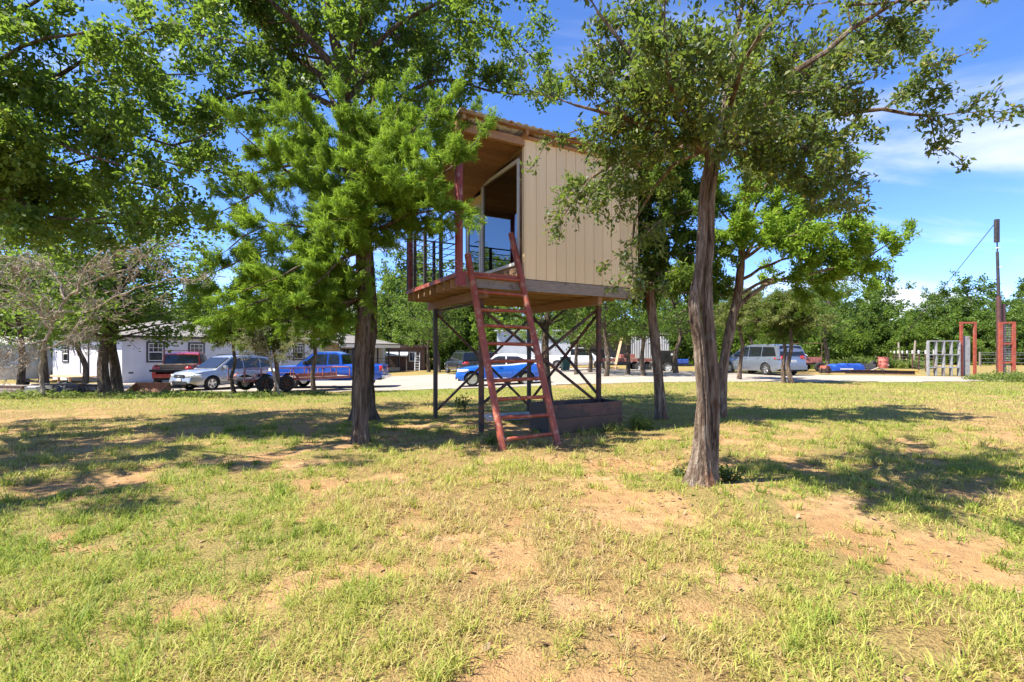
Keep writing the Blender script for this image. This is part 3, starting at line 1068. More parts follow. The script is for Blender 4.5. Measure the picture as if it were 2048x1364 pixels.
class Tree:
    def __init__(self, seed):
        self.r = random.Random(seed)
        self.np = np.random.default_rng(seed)
        self.wood = MB()
        self.tw = []          # (position, direction, length)
        self.lv = []

    def rv(self):
        r = self.r
        while True:
            v = Vector((r.uniform(-1, 1), r.uniform(-1, 1), r.uniform(-1, 1)))
            if 0.05 < v.length < 1:
                return v.normalized()

    def limb(self, pts, r0, r1, kids, klen, level, up=0.15, start=0.25, n=8, wander=0.04, tipk=True, step=0.18):
        sp = spline(pts, step)
        m = len(sp)
        for i in range(1, m - 1):
            sp[i] = sp[i] + self.rv() * wander * self.r.random()
        rad = [r0 + (r1 - r0) * (i / (m - 1)) ** 0.8 for i in range(m)]
        self.wood.tube(sp, rad, n, cap=True)
        for k in range(kids):
            t = start + (1 - start) * (k + self.r.random()) / kids
            i = min(m - 2, int(t * (m - 1)))
            tan = (sp[i + 1] - sp[i]).normalized()
            side = self.rv()
            side = (side - tan * side.dot(tan)).normalized()
            d = (tan * self.r.uniform(0.3, 0.9) + side * 0.9 + Vector((0, 0, up))).normalized()
            self.branch(sp[i], d, klen * self.r.uniform(0.6, 1.2) * (1.15 - 0.45 * t), max(0.006, rad[i] * 0.42), level, up)
        if tipk:
            d = (sp[-1] - sp[-2]).normalized()
            self.branch(sp[-1], d, klen * 0.8, max(0.006, r1 * 0.8), level, up)

    def branch(self, p, d, L, r, level, up=0.1, nk=None):
        k = 4 if L > 0.5 else 3
        pts = [p.copy()]
        dd = d.copy()
        for i in range(k):
            dd = (dd + self.rv() * 0.28 + Vector((0, 0, up * 0.25 - self.droop))).normalized()
            pts.append(pts[-1] + dd * (L / k))
        if r > self.skipr:
            self.wood.tube(pts, [max(self.minr, r * (1 - 0.75 * i / k)) for i in range(k + 1)], 5 if r > 0.02 else 3, cap=False)
        if level <= 0:
            for i in range(k):
                self.tw.append((pts[i], pts[i + 1]))
            return
        n = nk or self.kids
        for q in range(n):
            t = 0.2 + 0.8 * (q + self.r.random()) / n
            i = min(k - 1, int(t * k))
            fpos = pts[i].lerp(pts[i + 1], t * k - i)
            tan = (pts[i + 1] - pts[i]).normalized()
            side = self.rv()
            side = (side - tan * side.dot(tan)).normalized()
            nd = (tan * self.r.uniform(0.4, 1.0) + side * 0.85 + Vector((0, 0, up * 0.6))).normalized()
            self.branch(fpos, nd, L * self.r.uniform(0.38, 0.62), r * 0.45, level - 1, up)
        self.branch(pts[-1], dd, L * 0.4, r * 0.35, level - 1, up)

    droop = 0.03
    minr = 0.004
    skipr = 0.004
    kids = 5

    def leaves(self, per, size, aspect, spread, along=0.4, upn=0.6, jit=0.35, drop=0.0):
        """per leaves on each twig piece; returns verts, quads, rnd"""
        g = self.np
        A = np.array([t[0][:] for t in self.tw])
        B = np.array([t[1][:] for t in self.tw])
        n = len(A) * per
        A, B = np.repeat(A, per, 0), np.repeat(B, per, 0)
        t = g.random((n, 1))
        c = A + (B - A) * t + g.normal(0, spread, (n, 3))
        tw = B - A
        tw = tw / (np.linalg.norm(tw, axis=1, keepdims=True) + 1e-9)
        ax = tw * along + g.normal(0, 0.6, (n, 3)) + np.array([0, 0, -drop])
        ax /= np.linalg.norm(ax, axis=1, keepdims=True)
        nr = g.normal(0, 0.7, (n, 3)) + np.array([0, 0, upn])
        nr -= ax * (nr * ax).sum(1, keepdims=True)
        nr /= np.linalg.norm(nr, axis=1, keepdims=True) + 1e-9
        sd = np.cross(ax, nr)
        s = size * g.uniform(1 - jit, 1 + jit, (n, 1))
        w = s * aspect * g.uniform(0.8, 1.2, (n, 1))
        base = c - ax * s * 0.5
        tip = c + ax * s * 0.5 - nr * s * 0.08
        l = c - sd * w * 0.5 + nr * s * 0.06 - ax * s * 0.05
        r_ = c + sd * w * 0.5 + nr * s * 0.06 - ax * s * 0.05
        V = np.stack([base, r_, tip, l], 1).reshape(-1, 3)
        F = (np.arange(n) * 4)[:, None] + np.array([[0, 1, 2, 3]])
        # clumps share a tone
        tone = np.repeat(g.random(len(self.tw)), per)
        rnd = np.clip(0.55 * g.random(n) + 0.45 * tone, 0, 1)
        return V, F, np.repeat(rnd, 4)

    def finish(self, name, loc, bark, leafmat, leafargs, label, cat='tree', group=None, extra=None):
        """loc: base of the tree; wood and leaves were laid out in world coordinates when loc is given"""
        root = thing(name, loc, 0, label, cat, group)
        L = Vector(loc)
        self.wood.v = [(a - L.x, b - L.y, c - L.z) for a, b, c in self.wood.v]
        if extra:
            extra.v = [(a - L.x, b - L.y, c - L.z) for a, b, c in extra.v]
            extra.build('trunk', bark, root, True)
            self.wood.build('limbs', bark, root, True)
        else:
            self.wood.build('trunk', bark, root, True)
        if leafmat:
            V, F, rn = self.leaves(**leafargs)
            V = V - np.array(L[:])
            link_mesh('crown', np_mesh('crown', V, F, leafmat, {'rnd': rn}), root)
        return root


def bark_trunk(pts, radii, n=36, step=0.035, ridge=0.14, seed=0, flare=0.0, lobes=0.0):
    """a trunk with real furrows"""
    sp = spline(pts, step)
    m = len(sp)
    rad = np.interp(np.linspace(0, 1, m), np.linspace(0, 1, len(radii)), radii)
    mb = MB()
    rows = []
    cum = 0.0
    for i, p in enumerate(sp):
        d = (sp[min(i + 1, m - 1)] - sp[max(i - 1, 0)]).normalized()
        s = d.cross(Vector((0, 1, 0))).normalized()
        t = s.cross(d).normalized()
        if i:
            cum += (p - sp[i - 1]).length
        row = []
        for j in range(n):
            a = 2 * math.pi * j / n
            # furrows run up the stem and wander
            u = j * 40.0 / n
            f = vnoise(u + 3 * float(vnoise(cum * 3, 0.3, 1.0, seed)), cum * 2.6, 1.6, seed * 7.3, 0)
            f = abs(float(f) - 0.5) * 2
            g = float(vnoise(math.cos(a) * 1.6 + 5, math.sin(a) * 1.6 + cum * 1.6, 1.0, seed * 3.1, 4))
            fl = flare * math.exp(-cum / 0.16) * (0.5 + 0.9 * float(vnoise(math.cos(a) * 1.7, math.sin(a) * 1.7, 1.0, seed + 9, 2)))
            k = rad[i] * (1 - ridge + ridge * 1.6 * f ** 0.7 + 0.22 * (g - 0.5) + lobes * math.cos(2 * a + cum)) + fl
            row.append(p + (s * math.cos(a) + t * math.sin(a)) * k)
        rows.append(row)
    mb.grid(rows, close=True)
    return mb


# ---- the tree with the furrowed double stem, right of the cabin
bx, by = X(1403, 4.62), 4.62
T = Tree(21)
T.droop = 0.05
T.kids = 6
fork = W(1424, 318, 4.62)
zb = G(bx, by)
stemL = [Vector((bx - 0.02, by, zb - 0.12)), W(1401, 930, 4.6), W(1406, 800, 4.6), W(1398, 690, 4.58), W(1388, 610, 4.56), W(1397, 545, 4.57),
         W(1404, 460, 4.6), W(1407, 390, 4.62), W(1419, 318, 4.62), W(1400, 270, 4.58)]
stemR = [Vector((bx + 0.05, by + 0.03, zb - 0.12)), W(1418, 930, 4.66), W(1424, 800, 4.66), W(1421, 690, 4.66), W(1413, 605, 4.66), W(1416, 520, 4.66),
         W(1418, 450, 4.66), W(1421, 390, 4.66), W(1431, 325, 4.68), W(1452, 262, 4.7)]
ex = bark_trunk(stemL, [0.088, 0.070, 0.062, 0.054, 0.050, 0.046, 0.044, 0.044, 0.047, 0.036], 52, 0.025, 0.24, 3, 0.19)
ex2 = bark_trunk(stemR, [0.075, 0.066, 0.062, 0.060, 0.056, 0.052, 0.048, 0.046, 0.048, 0.036], 52, 0.025, 0.24, 5, 0.07)
ex.add(ex2.v, ex2.f)
F1, F2 = W(1410, 300, 4.6), W(1445, 285, 4.7)
limbs = [
    ([F1, W(1370, 250, 4.4), W(1280, 140, 4.2), W(1200, 30, 4.1)], 0.045),
    ([F1, W(1390, 200, 4.9), W(1340, 80, 5.2), W(1300, -60, 5.4)], 0.045),
    ([F2, W(1450, 200, 4.7), W(1470, 80, 4.8), W(1500, -80, 4.9)], 0.05),
    ([F2, W(1510, 230, 4.5), W(1600, 140, 4.3), W(1700, 60, 4.1), W(1800, 0, 4.0)], 0.045),
    ([F2, W(1530, 270, 4.8), W(1650, 235, 4.8), W(1760, 222, 4.7), W(1880, 232, 4.6)], 0.04),
    ([F2, W(1560, 200, 5.2), W(1680, 120, 5.6), W(1790, 60, 5.9)], 0.04),
    ([F1, W(1360, 290, 4.8), W(1290, 305, 5.0), W(1220, 330, 5.1), W(1160, 385, 5.1)], 0.034),
    ([F1, W(1340, 270, 4.5), W(1250, 240, 4.4), W(1150, 210, 4.4)], 0.030),
    ([F2, W(1455, 240, 5.4), W(1470, 180, 6.2)], 0.035),
    ([F2, W(1450, 250, 4.2), W(1470, 170, 3.7), W(1520, 70, 3.3)], 0.035),
    ([F1, W(1380, 240, 4.2), W(1340, 170, 3.8), W(1330, 60, 3.5)], 0.03),
    ([F2, W(1500, 310, 4.9), W(1570, 340, 5.1), W(1650, 370, 5.2)], 0.03),
    ([F1, W(1350, 330, 4.9), W(1310, 380, 5.1), W(1270, 440, 5.2), W(1262, 500, 5.2)], 0.022),
    ([F2, W(1490, 240, 4.6), W(1570, 260, 4.4), W(1640, 330, 4.3)], 0.025),
]
for pts, r in limbs:
    T.limb(pts, r, 0.012, 5 if r < 0.0225 else 13, 0.56, 1, up=0.12, start=0.22)
# stray hanging sprays in front of the siding and by the deck
T2_ = [([W(1330, 560, 4.9), W(1285, 568, 4.9), W(1235, 575, 4.9)], 0.006), ([W(1320, 440, 4.8), W(1280, 480, 4.8), W(1215, 528, 4.8)], 0.006),
       ([W(1640, 330, 4.4), W(1690, 320, 4.4), W(1690, 370, 4.4)], 0.008), ([W(1640, 420, 4.9), W(1670, 400, 4.9), W(1700, 378, 4.9)], 0.008),
       ([W(1860, 230, 4.6), W(1870, 280, 4.6), W(1920, 318, 4.6)], 0.008), ([W(1860, 130, 4.3), W(1900, 118, 4.3), W(1950, 100, 4.3)], 0.008),
       ([W(1700, 10, 4.0), W(1830, 2, 4.0), W(1960, -2, 4.0)], 0.012), ([W(1250, 250, 4.6), W(1170, 255, 4.6), W(1090, 290, 4.6), W(1070, 325, 4.6)], 0.010)]
for pts, r in T2_:
    T.limb(pts, r, 0.003, 5, 0.16, 0, up=0.0, start=0.15, n=4, wander=0.01)
right_tree = T.finish('shade_tree', (bx, by, zb), M_bark_gum, M_leaf_gum,
                      dict(per=11, size=0.056, aspect=0.44, spread=0.035, along=0.7, upn=0.55), 'olive leaved tree with a furrowed double stem beside the sandy patch', 'tree', None, ex)
print('right tree leaves', len(T.tw) * 7)

# ---- big oak behind the cedar
ox, oy = X(728, 9.6), 9.6
T = Tree(31)
T.kids = 5
T.droop = 0.02
zb = G(ox, oy)
tr_pts = [Vector((ox, oy, zb - 0.15)), W(728, 740, 9.6), W(734, 600, 9.6), W(722, 460, 9.6), W(702, 330, 9.6), W(690, 220, 9.6), W(682, 130, 9.6)]
ex = bark_trunk(tr_pts, [0.235, 0.205, 0.19, 0.175, 0.16, 0.15, 0.12], 40, 0.045, 0.2, 12, 0.2)
limbs = [
    ([W(682, 140, 9.6), W(660, 20, 9.6), W(650, -140, 9.7), W(640, -330, 9.7)], 0.12, 12, 1.1),
    ([W(688, 160, 9.6), W(720, 60, 9.8), W(770, -60, 10.0), W(830, -200, 10.2)], 0.10, 12, 1.1),
    ([W(680, 150, 9.6), W(620, 80, 9.2), W(540, 0, 8.8), W(450, -70, 8.5)], 0.10, 12, 1.0),
    ([W(690, 225, 9.6), W(620, 190, 9.4), W(550, 176, 9.2), W(487, 187, 9.1), W(390, 215, 9.0)], 0.075, 11, 0.8),
    ([W(684, 190, 9.6), W(600, 120, 9.8), W(500, 90, 10.2), W(400, 70, 10.6)], 0.07, 11, 0.9),
    ([W(700, 300, 9.6), W(780, 215, 9.9), W(880, 160, 10.1), W(980, 180, 10.3), W(1050, 190, 10.4)], 0.07, 12, 0.8),
    ([W(690, 200, 9.6), W(780, 100, 10.4), W(880, 40, 11.0), W(1000, 60, 11.6), W(1070, 120, 11.9)], 0.08, 12, 0.9),
    ([W(688, 180, 9.6), W(770, 70, 9.2), W(870, 10, 8.9), W(970, -20, 8.7)], 0.07, 12, 0.9),
    ([W(688, 200, 9.6), W(700, 120, 8.8), W(720, 40, 8.2), W(740, -80, 7.8)], 0.06, 9, 0.9),
    ([W(690, 240, 9.6), W(640, 160, 10.6), W(600, 80, 11.5)], 0.06, 9, 0.9),
    ([W(700, 260, 9.6), W(740, 200, 10.5), W(790, 130, 11.5)], 0.06, 9, 0.9),
    ([W(710, 360, 9.6), W(650, 330, 10.2), W(580, 330, 10.7), W(480, 350, 11.1), W(400, 330, 11.3)], 0.05, 10, 0.7),
    ([W(684, 150, 9.6), W(560, 20, 10.4), W(420, -60, 10.9), W(300, -40, 11.2)], 0.07, 11, 0.9),
]
for pts, r, kd, kl in limbs:
    T.limb(pts, r, 0.015, kd, kl, 2, up=0.12, start=0.25, step=0.3)
big_oak = T.finish('oak_tree', (ox, oy, zb), M_bark_oak, M_leaf_oak,
                   dict(per=3, size=0.10, aspect=0.55, spread=0.07, along=0.5, upn=0.5), 'tall oak with a thick dark trunk directly behind the cedar', 'tree', None, ex)
print('oak leaves', len(T.tw) * 2)

# ---- oak whose trunk stands left of the view and whose limbs reach in
ax_, ay_ = -10.2, 6.6
T = Tree(44)
T.kids = 5
T.droop = 0.03
zb = G(ax_, ay_)
top = Vector((-9.9, 6.8, 3.3))
ex = bark_trunk([Vector((ax_, ay_, zb - 0.15)), Vector((-10.1, 6.7, 1.6)), top, Vector((-9.6, 7.0, 4.6))], [0.26, 0.22, 0.19, 0.15], 28, 0.07, 0.13, 17, 0.18)
limbs = [
    ([top, W(-40, 215, 7.8), W(60, 185, 7.8), W(190, 110, 7.8), W(330, 45, 7.8)], 0.085, 13),
    ([top, W(-60, 60, 7.6), W(60, 10, 7.4), W(190, -60, 7.2)], 0.085, 12),
    ([top, W(-30, 310, 7.9), W(90, 290, 8.0), W(220, 250, 8.2), W(340, 290, 8.3), W(420, 265, 8.4)], 0.07, 14),
    ([top, W(-20, 370, 8.2), W(90, 390, 8.6), W(220, 365, 8.9), W(330, 380, 9.1)], 0.06, 13),
    ([top, W(0, 430, 8.8), W(110, 455, 9.3), W(230, 445, 9.7), W(350, 450, 10.0)], 0.055, 13),
    ([top, W(-20, 230, 8.8), W(110, 190, 9.6), W(260, 150, 10.3), W(400, 150, 10.8)], 0.07, 13),
    ([top, Vector((-9.2, 5.6, 4.6)), Vector((-8.2, 4.5, 5.2)), Vector((-7.2, 3.6, 5.4))], 0.075, 12),
    ([top, Vector((-9.6, 5.4, 5.0)), Vector((-9.4, 4.2, 5.9)), Vector((-8.9, 3.2, 6.4))], 0.075, 12),
    ([top, Vector((-9.0, 6.0, 5.4)), Vector((-7.9, 5.2, 6.2)), Vector((-6.9, 4.6, 6.7))], 0.075, 12),
    ([top, Vector((-9.3, 7.2, 5.8)), Vector((-8.6, 7.6, 7.4)), Vector((-7.8, 8.0, 8.6))], 0.085, 12),
    ([top, Vector((-10.6, 6.2, 5.4)), Vector((-11.2, 5.6, 7.0)), Vector((-11.6, 5.0, 8.0))], 0.085, 9),
    ([top, Vector((-11.0, 7.4, 4.8)), Vector((-12.4, 8.2, 5.8))], 0.07, 8),
    ([top, W(-10, 120, 7.2), W(100, 80, 6.9), W(210, 60, 6.7)], 0.06, 12),
    ([top, W(-30, 270, 7.4), W(60, 260, 7.2), W(150, 300, 7.1), W(240, 330, 7.1)], 0.05, 12),
    ([top, W(0, 400, 8.0), W(80, 430, 7.8), W(170, 440, 7.7), W(280, 420, 7.7)], 0.045, 12),
    ([top, W(-30, 330, 8.4), W(120, 330, 9.0), W(260, 310, 9.5), W(390, 340, 10.0)], 0.05, 12),
]
for pts, r, kd in limbs:
    T.limb(pts, r, 0.014, kd, 0.85, 2, up=0.08, start=0.30, step=0.3)
left_oak = T.finish('oak_tree', (ax_, ay_, zb), M_bark_oak, M_leaf_oak,
                    dict(per=3, size=0.092, aspect=0.55, spread=0.06, along=0.5, upn=0.5), 'spreading oak whose leafy limbs reach over the lawn shade', 'tree', None, ex)
print('left oak leaves', len(T.tw) * 2)

# ---- red cedar in front of the big oak
cx_, cy_ = X(722, 7.15), 7.15
T = Tree(52)
T.kids = 7
T.droop = -0.01
zb = G(cx_, cy_)
tp = [Vector((cx_, cy_, zb - 0.12)), W(723, 780, 7.15), W(727, 640, 7.15), W(731, 500, 7.15), W(737, 380, 7.15), W(742, 270, 7.2), W(748, 195, 7.2)]
ex = bark_trunk(tp, [0.118, 0.102, 0.095, 0.085, 0.068, 0.046, 0.022], 40, 0.035, 0.2, 23, 0.1)
limbs = [
    [W(731, 500, 7.15), W(620, 455, 6.9), W(520, 455, 6.7), W(455, 500, 6.6)],
    [W(733, 455, 7.15), W(610, 370, 6.8), W(520, 300, 6.6), W(480, 265, 6.5)],
    [W(735, 410, 7.15), W(650, 290, 6.9), W(585, 210, 6.8)],
    [W(737, 380, 7.15), W(660, 300, 7.6), W(560, 240, 8.0), W(500, 240, 8.2)],
    [W(737, 360, 7.15), W(820, 265, 7.0), W(880, 215, 6.9)],
    [W(737, 370, 7.15), W(840, 280, 7.5), W(920, 240, 7.7)],
    [W(734, 430, 7.15), W(830, 375, 6.9), W(900, 335, 6.7), W(950, 285, 6.6)],
    [W(732, 470, 7.15), W(820, 430, 6.8), W(880, 415, 6.6), W(915, 430, 6.5)],
    [W(732, 465, 7.15), W(820, 440, 7.5), W(880, 440, 7.7)],
    [W(731, 510, 7.15), W(650, 515, 6.7), W(560, 550, 6.4), W(490, 580, 6.3)],
    [W(728, 560, 7.15), W(660, 590, 6.9), W(600, 615, 6.8), W(560, 635, 6.8)],
    [W(729, 530, 7.15), W(620, 545, 7.5), W(510, 560, 7.8), W(430, 600, 8.0)],
    [W(735, 420, 7.15), W(725, 380, 6.5), W(735, 325, 5.95)],
    [W(733, 460, 7.15), W(700, 440, 6.5), W(660, 440, 6.0)],
    [W(735, 420, 7.15), W(780, 370, 6.5), W(830, 330, 6.1)],
    [W(738, 340, 7.15), W(700, 270, 6.9), W(690, 215, 6.8)],
    [W(738, 330, 7.2), W(780, 260, 7.3), W(800, 205, 7.3)],
    [W(736, 390, 7.15), W(760, 330, 7.9), W(800, 290, 8.4)],
    [W(733, 440, 7.15), W(690, 390, 7.9), W(640, 360, 8.4)],
    [W(728, 590, 7.15), W(690, 615, 7.3), W(640, 630, 7.4)],
    [W(735, 420, 7.15), W(620, 330, 7.2), W(520, 380, 7.3), W(450, 420, 7.3)],
    [W(728, 560, 7.15), W(620, 580, 6.8), W(520, 600, 6.7), W(470, 630, 6.7)],
    [W(729, 540, 7.15), W(590, 580, 7.3), W(500, 610, 7.5), W(420, 640, 7.6)],
    [W(727, 590, 7.15), W(660, 615, 6.8), W(610, 635, 6.7)],
    [W(731, 500, 7.15), W(600, 490, 7.4), W(480, 520, 7.6), W(410, 560, 7.7)],
    [W(731, 500, 7.15), W(680, 520, 6.6), W(630, 570, 6.3)],
]
for pts in limbs:
    T.limb(pts, 0.030, 0.008, 17, 0.46, 1, up=0.10, start=0.16, n=6)
cedar = T.finish('cedar_tree', (cx_, cy_, zb), M_bark_cedar, M_leaf_cedar,
                 dict(per=26, size=0.085, aspect=0.11, spread=0.022, along=1.1, upn=0.3, jit=0.45), 'bright green feathery cedar standing in front of the thick oak', 'tree', None, ex)
print('cedar leaves', len(T.tw) * 9)

# ---- leaning cedar right of the cabin, reaching to the right
x_, y_ = X(1440, 9.9), 9.9
T = Tree(61)
T.kids = 6
T.droop = 0.0
zb = G(x_, y_)
ex = bark_trunk([Vector((x_, y_, zb - 0.12)), W(1447, 740, 9.9), W(1462, 650, 9.9), W(1476, 590, 9.9), W(1484, 500, 9.9), W(1490, 400, 10)], [0.115, 0.098, 0.092, 0.08, 0.06, 0.04], 26, 0.06, 0.16, 29, 0.06)
limbs = [
    ([W(1470, 620, 9.9), W(1530, 570, 9.7), W(1620, 548, 9.5), W(1710, 525, 9.3), W(1790, 480, 9.2)], 0.06, 15, 0.55),
    ([W(1482, 560, 9.9), W(1560, 520, 9.8), W(1640, 500, 9.8), W(1720, 520, 9.8)], 0.04, 12, 0.55),
    ([W(1484, 520, 9.9), W(1540, 440, 9.7), W(1610, 390, 9.6), W(1670, 340, 9.5)], 0.045, 13, 0.55),
    ([W(1488, 450, 9.9), W(1500, 380, 10.0), W(1520, 300, 10.0)], 0.045, 12, 0.6),
    ([W(1486, 480, 9.9), W(1440, 420, 9.8), W(1400, 380, 9.8)], 0.035, 10, 0.5),
    ([W(1486, 470, 9.9), W(1560, 430, 10.5), W(1640, 420, 11.0)], 0.04, 12, 0.55),
    ([W(1484, 500, 9.9), W(1460, 460, 9.2), W(1480, 420, 8.6)], 0.035, 10, 0.5),
    ([W(1486, 470, 9.9), W(1540, 360, 9.6), W(1600, 300, 9.4)], 0.035, 12, 0.55),
    ([W(1476, 590, 9.9), W(1540, 560, 10.3), W(1630, 560, 10.6), W(1720, 560, 10.8)], 0.04, 14, 0.6),
    ([W(1484, 520, 9.9), W(1560, 470, 9.4), W(1650, 450, 9.2), W(1740, 470, 9.0)], 0.04, 14, 0.6),
    ([W(1484, 520, 9.9), W(1530, 480, 9.2), W(1590, 470, 8.8)], 0.03, 12, 0.55),
    ([W(1476, 590, 9.9), W(1440, 560, 10.2), W(1400, 560, 10.6)], 0.03, 11, 0.55),
]
for pts, r, kd, kl in limbs:
    T.limb(pts, r, 0.010, kd, kl, 1, up=0.10, start=0.3, n=6)
lean_cedar = T.finish('cedar_tree', (x_, y_, zb), M_bark_gum, M_leaf_cedar,
                      dict(per=14, size=0.095, aspect=0.28, spread=0.04, along=0.9, upn=0.4, jit=0.45), 'leaning cedar with one long limb stretched toward the tall pole', 'tree', None, ex)

# ---- slim straight cedar right behind the planter
x_, y_ = X(1325, 9.8), 9.8
T = Tree(67)
T.kids = 6
zb = G(x_, y_)
ex = bark_trunk([Vector((x_, y_, zb - 0.12)), W(1316, 740, 9.8), W(1306, 640, 9.8), W(1297, 560, 9.8), W(1294, 470, 9.8), W(1300, 380, 9.8)], [0.115, 0.10, 0.095, 0.08, 0.06, 0.04], 26, 0.06, 0.16, 37, 0.05)
for i in range(22):
    a = i * 2.4
    z0 = 2.6 + 3.0 * (i / 21)
    t = (z0 - 2.6) / 3.0
    Lr = 1.35 * (1 - 0.45 * t) * (0.42 if math.cos(a) < -0.25 else 1.0)
    p0 = Vector((X(1300, 9.8) + 0.0, 9.8, z0))
    p1 = p0 + Vector((math.cos(a) * Lr * 0.5, math.sin(a) * Lr * 0.5, -0.05))
    p2 = p0 + Vector((math.cos(a) * Lr, math.sin(a) * Lr, -0.10))
    T.limb([p0, p1, p2], 0.028, 0.008, 8, 0.45, 1, up=0.05, start=0.25, n=5)
slim_cedar = T.finish('cedar_tree', (x_, y_, zb), M_bark_gum, M_leaf_cedar_dark,
                      dict(per=13, size=0.09, aspect=0.32, spread=0.04, along=0.9, upn=0.4, jit=0.45), 'slim straight cedar rising between the planter and the forked shade tree', 'tree', None, ex)


# ---- generic trees for the middle distance and the wood
def generic(seed, H, trunk_r, crown_lo, crown_r, nl, bark, leafmat, leafargs, shape='oak', kids=4, level=2, klen=None, step=0.5, minr=0.008, lean=0.0, fork=False):
    T = Tree(seed)
    T.kids = kids
    T.minr = T.skipr = minr
    r = T.r
    pts = [Vector((0, 0, -0.2))]
    p = Vector((0, 0, 0))
    for i in range(1, 6):
        p = Vector((lean * H * i / 5 + r.uniform(-0.03, 0.03) * H, r.uniform(-0.03, 0.03) * H, H * 0.8 * i / 5))
        pts.append(p.copy())
    sp = spline(pts, step)
    m = len(sp)
    T.wood.tube(sp, [trunk_r * (1.25 if i == 0 else 1) * (1 - 0.8 * i / m) for i in range(m)], 9)
    for i in range(nl):
        t = (i + r.random()) / nl
        z0 = H * (crown_lo * 0.8 + (0.72 - crown_lo * 0.8) * t)
        b = sp[min(m - 1, int(m * z0 / (H * 0.8)))]
        a = i * 2.399 + r.uniform(-0.4, 0.4)
        if shape == 'oak':
            rr = crown_r * math.sqrt(max(0.1, 1 - (1.5 * t - 0.62) ** 2)) * r.uniform(0.75, 1.1)
            rise = H * (0.06 + 0.24 * t) * r.uniform(0.6, 1.3)
        else:
            rr = crown_r * (1.05 - 0.75 * t) * r.uniform(0.8, 1.15)
            rise = H * 0.04 * r.uniform(-1.2, 1.5)
        e = b + Vector((math.cos(a) * rr, math.sin(a) * rr, rise))
        md = b.lerp(e, 0.5) + Vector((0, 0, rise * 0.2)) + T.rv() * rr * 0.1
        T.limb([b, md, e], trunk_r * 0.34, 0.012, 7, klen or crown_r * 0.36, level - 1, up=0.12, start=0.3, n=5, step=step)
    root = T.finish('tmp', (0, 0, 0), bark, leafmat, leafargs, None)
    return root


KIND = {}


def proto(key, *a, **k):
    root = generic(*a, **k)
    KIND[key] = [(c.name.split('.')[0], c.data) for c in root.children]
    for c in list(root.children):
        bpy.data.objects.remove(c)
    bpy.data.objects.remove(root)
    n = sum(len(d.polygons) for _, d in KIND[key])
    print('proto', key, n)


def plant(key, name, x, y, s, rz, label, group=None, cat='tree', sz=1.0, z=None):
    t = thing(name, (x, y, G(x, y) if z is None else z), rz, label, cat, group)
    t.scale = (s, s, s * sz)
    for nm, d in KIND[key]:
        link_mesh(nm, d, t)
    return t


LA_mid = dict(per=3, size=0.15, aspect=0.6, spread=0.11, along=0.4, upn=0.5)
LA_midc = dict(per=6, size=0.14, aspect=0.3, spread=0.06, along=0.9, upn=0.4)
LA_far = dict(per=3, size=0.34, aspect=0.65, spread=0.26, along=0.3, upn=0.5)
proto('oak_a', 101, 9.0, 0.20, 0.46, 2.9, 18, M_bark_oak, M_leaf_oak, LA_mid, 'oak', 4, 2)
proto('oak_b', 102, 9.0, 0.19, 0.44, 2.6, 18, M_bark_oak, M_leaf_oak, LA_mid, 'oak', 4, 2, lean=0.05)
proto('cedar_a', 103, 6.0, 0.13, 0.58, 2.0, 24, M_bark_cedar, M_leaf_cedar_dark, LA_midc, 'cedar', 6, 2, klen=0.6)
proto('cedar_b', 104, 6.0, 0.13, 0.56, 1.9, 24, M_bark_cedar, M_leaf_pale, LA_midc, 'cedar', 6, 2, klen=0.6, lean=0.04)
proto('wood_a', 105, 12.0, 0.22, 0.25, 3.2, 16, M_bark_oak, M_leaf_far, LA_far, 'oak', 4, 2, step=1.2, minr=0.02)
proto('wood_b', 106, 11.0, 0.20, 0.18, 2.9, 16, M_bark_oak, M_leaf_far, LA_far, 'oak', 4, 2, step=1.2, minr=0.02, lean=-0.04)
proto('wood_c', 107, 9.0, 0.18, 0.10, 3.0, 18, M_bark_oak, M_leaf_oak, LA_far, 'oak', 4, 2, step=1.2, minr=0.02)
proto('wood_d', 108, 7.0, 0.15, 0.05, 2.8, 18, M_bark_cedar, M_leaf_cedar_dark, LA_far, 'cedar', 4, 2, step=1.2, minr=0.02)
# ------------------------------------------------------------------ buildings
def make_lap(name, c1, c2, pitch, rough=0.6, axis='Z', metal=0.0, bump=0.5, stain=None):
    """fine horizontal laps or upright corrugation, too far away to tell apart piece by piece"""
    t = NT(name)
    v = t.tc.outputs['Object']
    sep = t.new('ShaderNodeSeparateXYZ', {0: v})
    m = t.new('ShaderNodeMath', {0: sep.outputs[axis], 1: 1.0 / pitch}, operation='MULTIPLY').outputs[0]
    fr = t.new('ShaderNodeMath', {0: m}, operation='FRACT').outputs[0]
    n = t.noise(1.2, 6, 0.6, v)
    col = t.mix(t.rng(n, 0.3, 0.7), c1, c2)
    if stain:
        g = t.noise(2.5, 6, 0.7, v, stretch=(1, 1, 0.15))
        col = t.mix(t.rng(g, 0.55, 0.7, 0, 0.8), col, stain)
    return t.pbr(col, rough, metal, t.bump(fr, bump, 0.02))


